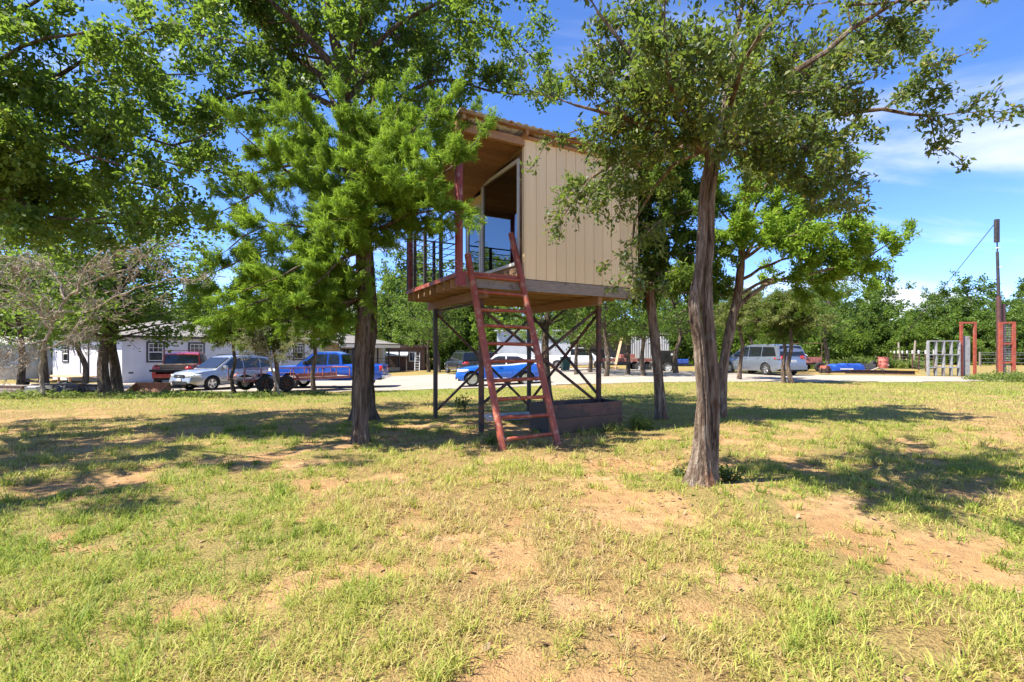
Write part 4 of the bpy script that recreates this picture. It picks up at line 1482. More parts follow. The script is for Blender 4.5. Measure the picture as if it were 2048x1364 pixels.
M_wsiding = make_lap('white_lap_siding', (0.54, 0.56, 0.62), (0.61, 0.63, 0.69), 0.2)
M_shingle = worn('grey_shingles', (0.15, 0.135, 0.12), (0.22, 0.20, 0.185), 9.0, 0.9, bump=0.4)
M_trim = worn('black_trim', (0.02, 0.02, 0.022), (0.035, 0.035, 0.038), 5, 0.5, bump=0.0)
M_doorw = worn('white_door', (0.60, 0.60, 0.62), (0.66, 0.66, 0.68), 5, 0.5, bump=0.0)
M_porchwall = worn('shade_tinted_porch_wall', (0.52, 0.44, 0.36), (0.58, 0.50, 0.42), 5, 0.7, bump=0.0)  # brownish shade under the porch roof is put into this wall colour
M_redbrown = make_lap('brown_shed_siding', (0.105, 0.055, 0.042), (0.15, 0.082, 0.06), 0.18)
M_corr = make_lap('pale_corrugated_metal', (0.50, 0.53, 0.58), (0.60, 0.63, 0.68), 0.20, 0.45, 'X', 0.3, 0.8, (0.30, 0.27, 0.25))
M_corr_dark = make_lap('grey_corrugated_metal', (0.30, 0.29, 0.28), (0.40, 0.38, 0.36), 0.22, 0.5, 'X', 0.3, 1.0, (0.20, 0.15, 0.12))
M_lumber = worn('pine_lumber', (0.36, 0.22, 0.12), (0.48, 0.32, 0.19), 6, 0.8, bump=0.1)

HR = math.atan2(0.877, 0.48)
house = thing('white_house', (-24.2, 30.0, -0.62), HR, 'long white sided house with grey hip roof and black window trim', 'house')
HL, HD, HE = 23.0, 10.2, 3.02
MB().box((0, 0, -0.3), (HL, HD, HE)).build('wall', M_wsiding, house)
# hip roof
o_ = 0.35
rv_ = [(-o_, -o_, HE + 0.02), (HL + o_, -o_, HE + 0.02), (HL + o_, HD + o_, HE + 0.02), (-o_, HD + o_, HE + 0.02), (4.6, HD / 2, HE + 1.35), (HL - 4.6, HD / 2, HE + 1.35)]
MB().add(rv_, [(0, 1, 5, 4), (1, 2, 5), (2, 3, 4, 5), (3, 0, 4), (3, 2, 1, 0)]).build('roof', M_shingle, house)
MB().box((-o_, -o_ - 0.02, HE - 0.14), (HL + o_, -o_, HE + 0.015)).build('fascia', M_trim, house)
MB().box((-o_ - 0.02, -o_, HE - 0.14), (-o_, HD + o_, HE + 0.015)).build('fascia', M_trim, house)


def house_window(parent, s, z0, w, h, side='front', glass=M_pane_dark):
    """a sash window: trim, white sashes with bars, panes"""
    root = MB()
    t = 0.10

    def B(mb, a, b, c, d, e, f):     # along, out, up
        if side == 'front':
            mb.box((a, -d, c), (b, -e, f)) if False else mb.box((a, min(-d, -e), c), (b, max(-d, -e), f))
        else:
            mb.box((min(-d, -e), a, c), (max(-d, -e), b, f))
    for a, b, c, f in ((s - t, s + w + t, z0 - t, z0), (s - t, s + w + t, z0 + h, z0 + h + t), (s - t, s, z0, z0 + h), (s + w, s + w + t, z0, z0 + h)):
        B(root, a, b, c, 0.0, 0.05, f)
    root = root.build('window', M_trim, parent)
    fr = MB()
    for a, b, c, f in ((s, s + w, z0, z0 + 0.05), (s, s + w, z0 + h - 0.05, z0 + h), (s, s + 0.05, z0 + 0.05, z0 + h - 0.05), (s + w - 0.05, s + w, z0 + 0.05, z0 + h - 0.05),
                       (s + 0.05, s + w - 0.05, z0 + h * 0.5 - 0.03, z0 + h * 0.5 + 0.03)):
        B(fr, a, b, c, 0.0, 0.035, f)
    for k in (1, 2):
        B(fr, s + w * k / 3 - 0.012, s + w * k / 3 + 0.012, z0 + h * 0.5 + 0.03, 0.0, 0.028, z0 + h - 0.05)
    B(fr, s + 0.05, s + w / 3 - 0.012, z0 + h * 0.75 - 0.012, 0.0, 0.027, z0 + h * 0.75 + 0.012)
    B(fr, s + w / 3 + 0.012, s + w * 2 / 3 - 0.012, z0 + h * 0.75 - 0.012, 0.0, 0.027, z0 + h * 0.75 + 0.012)
    B(fr, s + w * 2 / 3 + 0.012, s + w - 0.05, z0 + h * 0.75 - 0.012, 0.0, 0.027, z0 + h * 0.75 + 0.012)
    fr.build('sash', M_white, root)
    pn = MB()
    B(pn, s + 0.05, s + w - 0.05, z0 + 0.05, 0.004, 0.014, z0 + h - 0.05)
    pn.build('pane', M_black_glass, root)


def make_black_glass():
    t = NT('reflecting_dark_glass')
    return t.pbr((0.012, 0.014, 0.016), 0.06, 0.0, None, 0.0, 0.8)


M_black_glass = make_black_glass()
house_window(house, 1.42, 1.40, 0.86, 1.15)
house_window(house, 3.95, 1.40, 0.88, 1.15)
house_window(house, 8.8, 1.40, 0.88, 1.15)
house_window(house, 12.2, 1.40, 0.88, 1.15)
house_window(house, 7.6, 1.35, 0.82, 1.05, 'end')
# end door with black frame
dr = MB()
D0, D1, DZ0, DZ2 = 4.55, 5.6, 0.55, 2.62
dr.box((-0.05, D0 - 0.12, DZ0), (0, D0, DZ2 + 0.12)).box((-0.05, D1, DZ0), (0, D1 + 0.12, DZ2 + 0.12)).box((-0.05, D0, DZ2), (0, D1, DZ2 + 0.12))
dr = dr.build('door_frame', M_trim, house)
MB().box((-0.03, D0, DZ0), (0, D1, DZ2)).build('door', M_doorw, dr)
MB().box((0.35, -0.006, 0.62), (0.60, 0, 0.72)).build('vent', M_trim, house)
# porch at the far end
PO0, PO1 = 15.0, 22.6
MB().prism([(-2.4, HE - 0.32), (-0.36, HE - 0.03), (-0.36, HE + 0.015), (-2.4, HE - 0.22)], 0, PO0, PO1).build('porch_roof', M_shingle, house)
MB().box((PO0, -2.36, HE - 0.62), (PO1, -2.26, HE - 0.33)).build('porch_beam', M_white, house)
MB().box((PO0, -2.35, 0.1), (PO1, -0.01, 0.45)).build('porch_floor', M_greywood, house)
MB().box((PO0, -0.02, 0.46), (PO1, -0.002, HE - 0.2)).build('porch_wall', M_porchwall, house)
for i in range(6):
    xx = PO0 + 0.06 + i * (PO1 - PO0 - 0.12) / 5
    MB().box((xx - 0.06, -2.36, 0.46), (xx + 0.06, -2.25, HE - 0.63)).build('porch_post', M_trim, house)
for zz in (0.75, 1.05, 1.35):
    MB().box((PO0 + 0.1, -2.32, zz - 0.02), (PO1 - 0.1, -2.29, zz + 0.02)).build('porch_rail', M_trim, house)
pd = MB().box((17.0, -0.06, 0.5), (18.6, -0.022, 2.3)).build('porch_door', M_trim, house)
MB().box((17.1, -0.075, 0.6), (17.75, -0.061, 2.2)).build('pane', M_black_glass, pd)
MB().box((17.85, -0.075, 0.6), (18.5, -0.061, 2.2)).build('pane', M_black_glass, pd)

# wooden landing at the end door
nrm = Vector((-0.48, -0.877, 0))
lp = Vector((-24.2, 30, 0)) + Vector((-0.877, 0.48, 0)) * 6.6
ld = thing('wooden_landing', (lp.x, lp.y, -0.75), HR, 'raw timber landing and steps below the white house door', 'steps')
for i in range(8):
    MB().box((-1.55 + i * 0.19, -3.6, 0.50), (-1.55 + i * 0.19 + 0.17, 1.4, 0.55)).build('board', M_lumber, ld)
for yy in (-3.5, -1.9, -0.3, 1.3):
    MB().box((-1.52, yy - 0.05, -0.1), (-1.42, yy + 0.05, 0.498)).build('post', M_lumber, ld)
for i in range(2):
    MB().box((-1.9 - i * 0.3, -2.2, 0.30 - i * 0.2), (-1.6 - i * 0.3, -0.8, 0.35 - i * 0.2)).build('step', M_lumber, ld)

# brown shed with lean-to
sd = thing('brown_shed', (X(800, 52), 52, G(X(800, 52), 52)), R(8), 'small red-brown shed with a white window and lean-to roof', 'shed')
MB().box((-1.4, 0, -0.2), (2.6, 3, 2.45)).build('wall', M_redbrown, sd)
MB().prism([(-0.3, 2.45), (3.3, 2.45), (3.3, 2.55), (-0.3, 2.75)], 0, -1.7, 2.9).build('roof', M_redbrown, sd)
MB().prism([(-1.6, 1.55), (-0.01, 1.95), (-0.01, 2.05), (-1.6, 1.65)], 0, -1.4, 0.9).build('lean_to_roof', M_corr, sd)
for xx in (-1.3, 0.8):
    MB().box((xx - 0.05, -1.55, -0.2), (xx + 0.05, -1.45, 1.57)).build('post', M_greywood, sd)
wn_ = MB().box((0.95, -0.05, 0.95), (1.75, -0.002, 2.0)).build('window', M_white, sd)
MB().box((1.05, -0.06, 1.05), (1.33, -0.051, 1.9)).build('pane', M_black_glass, wn_)
MB().box((1.37, -0.06, 1.05), (1.65, -0.051, 1.9)).build('pane', M_black_glass, wn_)

# metal barn and open shed
bn = thing('metal_barn', (X(1075, 50), 50, -0.35), R(-3), 'pale corrugated metal barn wall streaked grey behind the blue hatchback', 'barn')
MB().box((-4.2, 0, -0.2), (3.4, 6, 3.9)).build('wall', M_corr, bn)
MB().prism([(-0.3, 3.9), (6.3, 4.0), (6.3, 4.1), (-0.3, 4.0)], 0, -4.5, 3.7).build('roof', M_corr, bn)
os_ = thing('open_shed', (X(1145, 50), 50, -0.2), R(-2), 'open fronted pole shed with grey corrugated back wall', 'shed')
MB().box((0.05, 5.5, -0.2), (9.5, 5.6, 2.9)).build('back_wall', M_corr_dark, os_)
MB().box((9.4, 0, -0.2), (9.5, 5.49, 2.9)).build('side_wall', M_corr_dark, os_)
MB().prism([(-0.4, 3.35), (6.0, 2.95), (6.0, 3.05), (-0.4, 3.45)], 0, 0.0, 9.8).build('roof', M_corr_dark, os_)
for i in range(4):
    MB().box((0.2 + i * 3.05, 0, -0.2), (0.34 + i * 3.05, 0.14, 3.33)).build('post', M_greywood, os_)
pn_ = thing('corrugated_panel', (X(1262, 46), 46, -0.25), R(2), 'striped upright corrugated panel standing beside the open shed', 'panel')
cp = MB()
rows = [[(i * 0.055, 0.045 * (1 if (i // 2) % 2 else -1), zz) for i in range(68)] for zz in (0.0, 3.1)]
cpo = cp.grid(rows).build('sheet', worn('bare_galvanised_sheet', (0.55, 0.55, 0.54), (0.66, 0.66, 0.65), 2.0, 0.5, 0.4, 0.03), pn_)
sm = cpo.modifiers.new('thickness', 'SOLIDIFY')
sm.thickness = 0.02
for xx in (0.1, 3.5):
    MB().box((xx, 0.06, -0.3), (xx + 0.1, 0.16, 3.0)).build('post', M_greywood, pn_)
# ------------------------------------------------------------------ vehicles
def paint(name, c, rough=0.28, metal=0.35):
    t = NT(name)
    n = t.noise(3.0, 5, 0.6)
    col = t.mix(t.rng(n, 0.35, 0.7, 0, 0.25), c, tuple(min(1, v * 0.8 + 0.05) for v in c))
    return t.pbr(col, t.rng(n, 0.3, 0.7, rough - 0.06, rough + 0.10), metal, None, 0.8)


M_tyre = worn('tyre_rubber', (0.016, 0.016, 0.016), (0.03, 0.029, 0.028), 12, 0.85, bump=0.1)
M_chrome = worn('bright_metal', (0.62, 0.63, 0.65), (0.7, 0.71, 0.73), 9, 0.25, metal=0.9, bump=0.0)
M_plastic = worn('black_plastic', (0.02, 0.02, 0.021), (0.03, 0.03, 0.031), 9, 0.55, bump=0.0)
M_under = worn('underbody', (0.012, 0.012, 0.012), (0.02, 0.019, 0.018), 5, 0.9, bump=0.0)
M_lamp = worn('lamp_lens', (0.70, 0.72, 0.75), (0.78, 0.8, 0.82), 9, 0.12, bump=0.0, coat=1.0)
M_tail = worn('red_lens', (0.42, 0.012, 0.012), (0.5, 0.02, 0.02), 9, 0.15, bump=0.0, coat=1.0)
M_plate = worn('licence_plate', (0.6, 0.6, 0.58), (0.66, 0.66, 0.64), 9, 0.4, bump=0.0)


def wheel_parts(parent, x, y, r, w, rimmat, spokes=5, rimr=0.62, out=1):
    """tyre on its side, a dished rim and spokes; out is the outer side"""
    wh = bpy.data.objects.new('wheel', None)
    COL.objects.link(wh)
    wh.parent = parent
    wh.location = (x, y, r)
    prof = [(r * rimr, -w / 2), (r * 0.86, -w / 2), (r * 0.97, -w * 0.40), (r, -w * 0.25), (r, w * 0.25), (r * 0.97, w * 0.40), (r * 0.86, w / 2), (r * rimr, w / 2)]
    MB().lathe(prof, axis=1, n=28).build('tyre', M_tyre, wh, True)
    rim = MB()
    o = out * w * 0.40
    rim.lathe([(0.001, o * 0.15), (r * rimr * 0.98, o * 0.15)], axis=1, n=24)
    rim.lathe([(r * rimr * 1.02, o), (r * rimr * 0.90, o), (r * rimr * 0.88, o * 0.3)], axis=1, n=24)
    rim.lathe([(0.001, o * 0.95), (r * 0.13, o * 0.95), (r * 0.15, o * 0.3)], axis=1, n=12)
    for k in range(spokes):
        a = 2 * math.pi * k / spokes + 0.3
        c, s = math.cos(a), math.sin(a)
        rim.bar((c * r * 0.08, o * 0.75, s * r * 0.08), (c * r * rimr * 0.93, o * 0.85, s * r * rimr * 0.93), r * 0.17, abs(o) * 0.35, (0, 1, 0))
    rim.build('rim', rimmat, wh)
    dk = MB().lathe([(0.001, o * 0.10), (r * rimr * 0.99, o * 0.12)], axis=1, n=20)
    return wh


def make_car(name, label, x, y, z, head, P):
    """P: L W, top (body line rear to front), roof (cabin outline), bottom, wheels"""
    car = thing(name, (x, y, z), R(head), label, P.get('cat', 'car'))
    L, Wd = P['L'], P['W']
    hx = L / 2
    xr_, xf_ = P['axles']
    wr = P['wr']
    arch = wr * 1.17
    bot = P.get('bot', 0.26)
    tx = [p[0] for p in P['top']]
    tz = [p[1] for p in P['top']]
    bed = P.get('bed')

    def top(xx):
        return float(np.interp(xx, tx, tz))

    def bottom(xx):
        b = bot + 0.16 * float(sstep(hx - 0.45, hx, abs(xx)))
        for c in (xr_, xf_):
            if abs(xx - c) < arch:
                b = max(b, wr + math.sqrt(max(0, arch ** 2 - (xx - c) ** 2)))
        return min(b, top(xx) - 0.03)

    def hw(xx):
        e = float(sstep(hx - 0.75, hx + 0.05, abs(xx)))
        fl = 0.0
        for c in (xr_, xf_):
            fl = max(fl, 1 - abs(xx - c) / (arch * 1.25))
        return Wd / 2 * (1 - P.get('taper', 0.16) * e * e) + P.get('flare', 0.0) * max(0, fl)

    def ring(xx):
        zb, zt, w = bottom(xx), top(xx), hw(xx)
        hgt = zt - bot
        pts = []
        for ry_, rzz in ((0.93, 0.0), (0.975, 0.12), (1.0, 0.42), (0.992, 0.62), (0.965, 0.86), (0.93, 0.96), (0.86, 1.0)):
            zz = max(zb, bot + hgt * rzz)
            pts.append((w * ry_, zz))
        pts[0] = (w * 0.93, zb)
        return pts

    def side_y(xx, zz):
        pts = ring(xx)
        return float(np.interp(zz, [p[1] for p in pts], [p[0] for p in pts]))

    sts = set(np.round(np.linspace(-hx, hx, 46), 4))
    for c in (xr_, xf_):
        for k in range(-12, 13):
            sts.add(round(c + arch * math.sin(k / 12 * math.pi / 2), 4))
        sts.add(round(c - arch * 1.001, 4))
        sts.add(round(c + arch * 1.001, 4))
    for p in tx:
        sts.add(round(p, 4))
    sts = sorted(s for s in sts if -hx <= s <= hx)
    rows = []
    for s in sts:
        half = ring(s)
        zc = top(s) + P.get('crown', 0.03)
        if bed and bed[0] < s < bed[1]:
            zt = top(s)
            wi = hw(s) * 0.86 - 0.03
            half = half + [(wi, zt), (wi, bed[2]), (0, bed[2])]
        else:
            half = half + [(half[-1][0] * 0.66, zc), (half[-1][0] * 0.33, zc + 0.01), (0, zc + 0.012)]
        r = [(s, w_, z_) for w_, z_ in half] + [(s, -w_, z_) for w_, z_ in reversed(half[:-1])]
        rows.append(r)
    body = MB().grid(rows)
    n0 = len(rows[0])
    body.f.append(tuple(range(n0)))
    body.f.append(tuple(range((len(rows) - 1) * n0, len(rows) * n0)))
    bo = body.build('body', P['paint'], car, True)
    MB().box((-hx + 0.12, -Wd / 2 + 0.27, bot + 0.02), (hx - 0.12, Wd / 2 - 0.27, min(tz[len(tz) // 2], 1.0) - 0.25)).build('underbody', M_under, car)

    # cabin
    rf = P['roof']
    zlo = min(p[1] for p in rf) - 0.06
    zhi = max(p[1] for p in rf)
    wb, wt = Wd / 2 * P.get('cw', 0.93), Wd / 2 * P.get('cr', 0.74)

    def cy(zz):
        t = (zz - zlo) / (zhi - zlo)
        return wb + (wt - wb) * t ** 1.15

    outline = [(rf[0][0], zlo)] + list(rf) + [(rf[-1][0], zlo)]
    cab = MB()
    n = len(outline)
    cab.add([(a, cy(b), b) for a, b in outline] + [(a, -cy(b), b) for a, b in outline],
            [tuple(range(n)), tuple(range(2 * n - 1, n - 1, -1))])
    # roof strip with a slight crown
    rows = []
    for a, b in outline:
        rows.append([(a, cy(b) * q, b + (0.035 * (1 - q * q) if b > zlo + 0.2 else 0)) for q in (1, 0.85, 0.5, 0, -0.5, -0.85, -1)])
    cab.grid(rows)
    cabin_o = cab.build('cabin', P.get('roof_paint', P['paint']), car, True, bevel=0.02)

    def glass_side(poly):
        for sgn in (1, -1):
            mb = MB()
            a = [(px_, sgn * (cy(pz_) + 0.012), pz_) for px_, pz_ in poly]
            b = [(px_, sgn * (cy(pz_) - 0.01), pz_) for px_, pz_ in poly]
            k = len(poly)
            mb.add(a + b, [tuple(range(k)), tuple(range(2 * k - 1, k - 1, -1))] + [(i, (i + 1) % k, k + (i + 1) % k, k + i) for i in range(k)])
            mb.build('side_window', P.get('glass', M_black_glass), car)
    for poly in P['windows']:
        glass_side(poly)

    def glass_ends(i, j, name, ins=0.08):
        p, q = Vector((rf[i][0], 0, rf[i][1])), Vector((rf[j][0], 0, rf[j][1]))
        d = (q - p)
        p2, q2 = p + d * ins, q - d * ins
        nrm_ = Vector((-d.z, 0, d.x)).normalized()
        if nrm_.x * ((rf[i][0] + rf[j][0]) / 2 - (rf[0][0] + rf[-1][0]) / 2) < 0:
            nrm_ = -nrm_
        off = nrm_ * 0.04
        yw0, yw1 = cy(p2.z) * 0.92, cy(q2.z) * 0.90
        mb = MB()
        vs = []
        for e in (off, off * 0.1):
            vs += [(p2.x + e.x, -yw0, p2.z + e.z), (p2.x + e.x, yw0, p2.z + e.z), (q2.x + e.x, yw1, q2.z + e.z), (q2.x + e.x, -yw1, q2.z + e.z)]
        mb.add(vs, [(0, 1, 2, 3), (7, 6, 5, 4), (0, 1, 5, 4), (1, 2, 6, 5), (2, 3, 7, 6), (3, 0, 4, 7)])
        mb.build(name, P.get('front_glass', M_black_glass) if name == 'windscreen' else P.get('glass', M_black_glass), car)
    glass_ends(*P['rear_glass'], 'rear_window')
    glass_ends(*P['windscreen'], 'windscreen')

    # thin surface pieces that follow the flanks
    def side_piece(nm, poly, mat, off=0.012, sides=(1, -1), parent=None):
        for sgn in sides:
            k = len(poly)
            a = [(px_, sgn * (side_y(px_, pz_) + off), pz_) for px_, pz_ in poly]
            b = [(px_, sgn * (side_y(px_, pz_) - 0.03), pz_) for px_, pz_ in poly]
            MB().add(a + b, [tuple(range(k)), tuple(range(2 * k - 1, k - 1, -1))] + [(i, (i + 1) % k, k + (i + 1) % k, k + i) for i in range(k)]).build(nm, mat, parent or car)
    for xs_ in P.get('seams', []):
        zt = top(xs_) - 0.06
        side_piece('door_seam', [(xs_ - 0.006, bot + 0.12), (xs_ + 0.006, bot + 0.12), (xs_ + 0.006, zt * 0.5 + bot * 0.5), (xs_ + 0.006, zt), (xs_ - 0.006, zt), (xs_ - 0.006, zt * 0.5 + bot * 0.5)], M_plastic, 0.003)
    for xs_, zs_ in P.get('handles', []):
        side_piece('door_handle', [(xs_ - 0.09, zs_ - 0.015), (xs_ + 0.09, zs_ - 0.015), (xs_ + 0.09, zs_ + 0.02), (xs_ - 0.09, zs_ + 0.02)], P.get('handle_mat', P['paint']), 0.03)
    for nm, poly, mat, off in P.get('flank', []):
        side_piece(nm, poly, mat, off)
    # lights wrap round the corners
    for nm, xs0, xs1, z0, z1, mat in P.get('lights', []):
        for sgn in (1, -1):
            rows = []
            for xx in np.linspace(xs0, xs1, 5):
                xx = float(xx)
                rows.append([(xx, sgn * (side_y(xx, zz) + 0.012), zz) for zz in (z0, (z0 + z1) / 2, z1)])
            e = rows[-1]
            sg = 1 if xs1 > 0 else -1
            rows.append([(xs1 + sg * 0.012, p[1] * 0.80, p[2]) for p in e])
            rows.append([(xs1 + sg * 0.012, p[1] * 0.62, p[2] - 0.01) for p in e])
            mo = MB().grid(rows).build(nm, mat, car, True)
            so = mo.modifiers.new('thickness', 'SOLIDIFY')
            so.thickness = 0.01
            so.offset = 0
    for nm, lo, hi, mat in P.get('boxes', []):
        MB().box(lo, hi).build(nm, mat, car, bevel=0.012)
    # mirrors
    mx_, mz_ = P['mirror']
    for sgn in (1, -1):
        m = MB()
        y0 = sgn * (cy(mz_) + 0.02)
        m.box((mx_ - 0.06, min(y0, y0 + sgn * 0.22), mz_ - 0.02), (mx_ + 0.07, max(y0, y0 + sgn * 0.22), mz_ + 0.16))
        m.build('mirror', P.get('mirror_mat', P['paint']), car, bevel=0.03)
    for xx in (xr_, xf_):
        for sgn in (1, -1):
            wheel_parts(car, xx, sgn * (Wd / 2 - 0.125), wr, 0.235, P.get('rim', M_chrome), P.get('spokes', 5), P.get('rimr', 0.64), sgn)
    if P.get('rails'):
        for sgn in (1, -1):
            zr = zhi + 0.05
            MB().tube([(P['rails'][0], sgn * wt * 0.88, zr - 0.04), (P['rails'][0] + 0.1, sgn * wt * 0.88, zr + 0.02), (P['rails'][1] - 0.1, sgn * wt * 0.88, zr + 0.02), (P['rails'][1], sgn * wt * 0.88, zr - 0.04)], 0.018, 6).build('roof_rail', M_plastic, car)
    return car


# --- silver SUV
M_silver = paint('silver_paint', (0.42, 0.43, 0.45), 0.3, 0.6)
SUV = dict(cat='car', L=4.78, W=1.9, axles=(-1.42, 1.37), wr=0.36, paint=M_silver, taper=0.17, flare=0.02,
           top=[(-2.39, 0.62), (-2.36, 0.98), (-2.2, 1.07), (-0.5, 1.07), (1.15, 1.04), (1.8, 0.98), (2.15, 0.90), (2.32, 0.78), (2.39, 0.60)],
           roof=[(-2.27, 1.05), (-2.12, 1.45), (-1.95, 1.64), (-1.5, 1.71), (-0.3, 1.73), (0.25, 1.66), (1.15, 1.04)],
           rear_glass=(0, 2), windscreen=(5, 6),
           windows=[[(-2.05, 1.12), (-1.42, 1.10), (-1.42, 1.60), (-1.78, 1.56), (-1.95, 1.40)], [(-1.36, 1.10), (-0.42, 1.09), (-0.42, 1.63), (-1.36, 1.60)], [(-0.36, 1.09), (0.86, 1.09), (0.22, 1.58), (0.05, 1.63), (-0.36, 1.63)]],
           seams=[-1.40, -0.39, 0.82], handles=[(-1.12, 0.98), (-0.14, 0.97)],
           flank=[('body_moulding', [(-0.98, 0.36), (0.95, 0.36), (0.95, 0.44), (-0.98, 0.44)], M_silver, 0.02)],
           lights=[('headlight', 1.90, 2.36, 0.70, 0.84, M_lamp), ('tail_light', -2.1, -2.37, 0.82, 1.02, M_tail)],
           boxes=[('grille', (2.36, -0.36, 0.66), (2.415, 0.36, 0.82), M_plastic), ('bumper_intake', (2.35, -0.55, 0.34), (2.405, 0.55, 0.50), M_plastic),
                  ('licence_plate', (2.40, -0.16, 0.50), (2.42, 0.16, 0.64), M_plate), ('emblem', (2.41, -0.06, 0.71), (2.43, 0.06, 0.77), M_chrome)],
           mirror=(0.72, 1.08), rails=(-1.8, 0.1), spokes=5)
sx_, sy_ = X(452, 25.6), 25.6
make_car('sport_utility_car', 'silver sport utility car parked nose toward the lawn by the white house', sx_, sy_, G(sx_, sy_) + 0.03, 246, SUV)

# --- blue pickup
M_blue = paint('royal_blue_paint', (0.010, 0.085, 0.46), 0.25, 0.2)
PICK = dict(cat='pickup', L=5.95, W=2.02, axles=(-1.85, 1.72), wr=0.40, bot=0.42, paint=M_blue, taper=0.10, flare=0.02,
            top=[(-2.97, 0.80), (-2.95, 1.26), (-0.95, 1.27), (-0.9, 1.24), (1.2, 1.22), (2.2, 1.17), (2.75, 1.05), (2.9, 0.90), (2.97, 0.75)],
            bed=(-2.86, -0.92, 0.78), crown=0.03,
            roof=[(-0.92, 1.24), (-0.82, 1.80), (-0.55, 1.91), (0.35, 1.92), (0.62, 1.86), (1.45, 1.22)], rear_glass=(0, 1), windscreen=(4, 5), cr=0.78,
            windows=[[(-0.74, 1.30), (-0.18, 1.29), (-0.18, 1.80), (-0.55, 1.82), (-0.70, 1.74)], [(-0.10, 1.27), (1.12, 1.27), (0.55, 1.80), (-0.10, 1.82)]],
            seams=[-0.9, -0.14, 1.08], handles=[(0.08, 1.12)],
            lights=[('headlight', 2.45, 2.9, 0.90, 1.08, M_lamp), ('tail_light', -2.82, -2.95, 0.92, 1.20, M_tail)],
            boxes=[('rear_bumper', (-3.12, -0.96, 0.52), (-2.96, 0.96, 0.70), M_chrome), ('front_bumper', (2.92, -0.95, 0.50), (3.06, 0.95, 0.72), M_chrome), ('grille', (2.93, -0.55, 0.76), (3.0, 0.55, 1.0), M_plastic),
                   ('tailgate_handle', (-2.99, -0.14, 1.05), (-2.965, 0.14, 1.12), M_plastic)],
            mirror=(0.98, 1.30), mirror_mat=M_plastic, spokes=6)
tx_, ty_ = X(660, 26.3), 26.3
make_car('pickup_truck', 'bright blue pickup truck parked behind the red railed trailer', tx_, ty_, G(tx_, ty_) + 0.03, 184, PICK)

# --- blue hatchback with white roof
M_blue2 = paint('bright_blue_paint', (0.010, 0.12, 0.56), 0.22, 0.15)
M_whitep = paint('white_paint', (0.72, 0.73, 0.74), 0.3, 0.0)
CHR = dict(cat='car', L=4.36, W=1.80, axles=(-1.25, 1.38), wr=0.345, bot=0.22, paint=M_blue2, roof_paint=M_whitep, taper=0.2, flare=0.05,
           top=[(-2.18, 0.60), (-2.14, 0.92), (-2.02, 1.08), (-1.5, 1.10), (-0.6, 1.02), (0.95, 0.96), (1.6, 0.90), (1.95, 0.80), (2.12, 0.66), (2.18, 0.52)],
           roof=[(-2.0, 1.08), (-1.72, 1.32), (-1.35, 1.48), (-0.7, 1.56), (-0.1, 1.55), (0.3, 1.48), (1.1, 0.96)], rear_glass=(0, 2), windscreen=(5, 6), cr=0.70,
           windows=[[(-1.25, 1.17), (-0.30, 1.06), (-0.30, 1.44), (-0.85, 1.43), (-1.15, 1.30)], [(-0.22, 1.05), (0.80, 1.01), (0.28, 1.38), (0.1, 1.44), (-0.22, 1.44)]],
           seams=[-0.92, -0.26, 0.86], handles=[(0.02, 0.92)],
           flank=[('sill_trim', [(-0.86, 0.24), (0.95, 0.24), (0.95, 0.33), (-0.86, 0.36)], M_plastic, 0.02), ('white_sill_stripe', [(-0.88, 0.37), (0.96, 0.335), (0.96, 0.37), (-0.88, 0.43)], M_whitep, 0.022)],
           lights=[('headlight', 1.55, 2.08, 0.68, 0.80, M_lamp), ('tail_light', -1.75, -2.14, 0.92, 1.05, M_tail)],
           boxes=[('grille', (2.12, -0.45, 0.30), (2.19, 0.45, 0.46), M_plastic), ('rear_spoiler', (-1.78, -0.55, 1.40), (-1.42, 0.55, 1.47), M_whitep)],
           mirror=(0.72, 1.02), mirror_mat=M_blue2, spokes=5, rimr=0.70)
hx_, hy_ = X(999, 24.2), 24.2
make_car('hatchback_car', 'bright blue hatchback with a white roof seen through the cabin stilts', hx_, hy_, G(hx_, hy_) + 0.03, 186, CHR)

# --- dark SUV
M_darkp = paint('dark_grey_paint', (0.022, 0.026, 0.034), 0.25, 0.3)
SUV2 = dict(SUV)
SUV2.update(paint=M_darkp, L=4.7, roof=[(-2.25, 1.08), (-2.12, 1.45), (-2.0, 1.72), (-1.5, 1.80), (-0.3, 1.82), (0.2, 1.76), (0.95, 1.06)],
            windows=[[(-2.0, 1.14), (-1.42, 1.13), (-1.42, 1.68), (-1.9, 1.66)], [(-1.36, 1.13), (-0.42, 1.12), (-0.42, 1.71), (-1.36, 1.69)], [(-0.36, 1.12), (0.72, 1.12), (0.2, 1.68), (-0.36, 1.71)]], bot=0.34, wr=0.385)
dx_, dy_ = X(926, 40), 40.0
make_car('sport_utility_car', 'dark grey sport utility car parked tail out behind the blue hatchback', dx_, dy_, -0.42, 117, SUV2)
SUV3 = dict(SUV2)
SUV3.update(paint=paint('charcoal_paint', (0.03, 0.028, 0.026), 0.3, 0.3))
make_car('sport_utility_car', 'charcoal sport utility car half hidden beyond the dark grey one', X(962, 44.5), 44.5, -0.42, 117, SUV3)

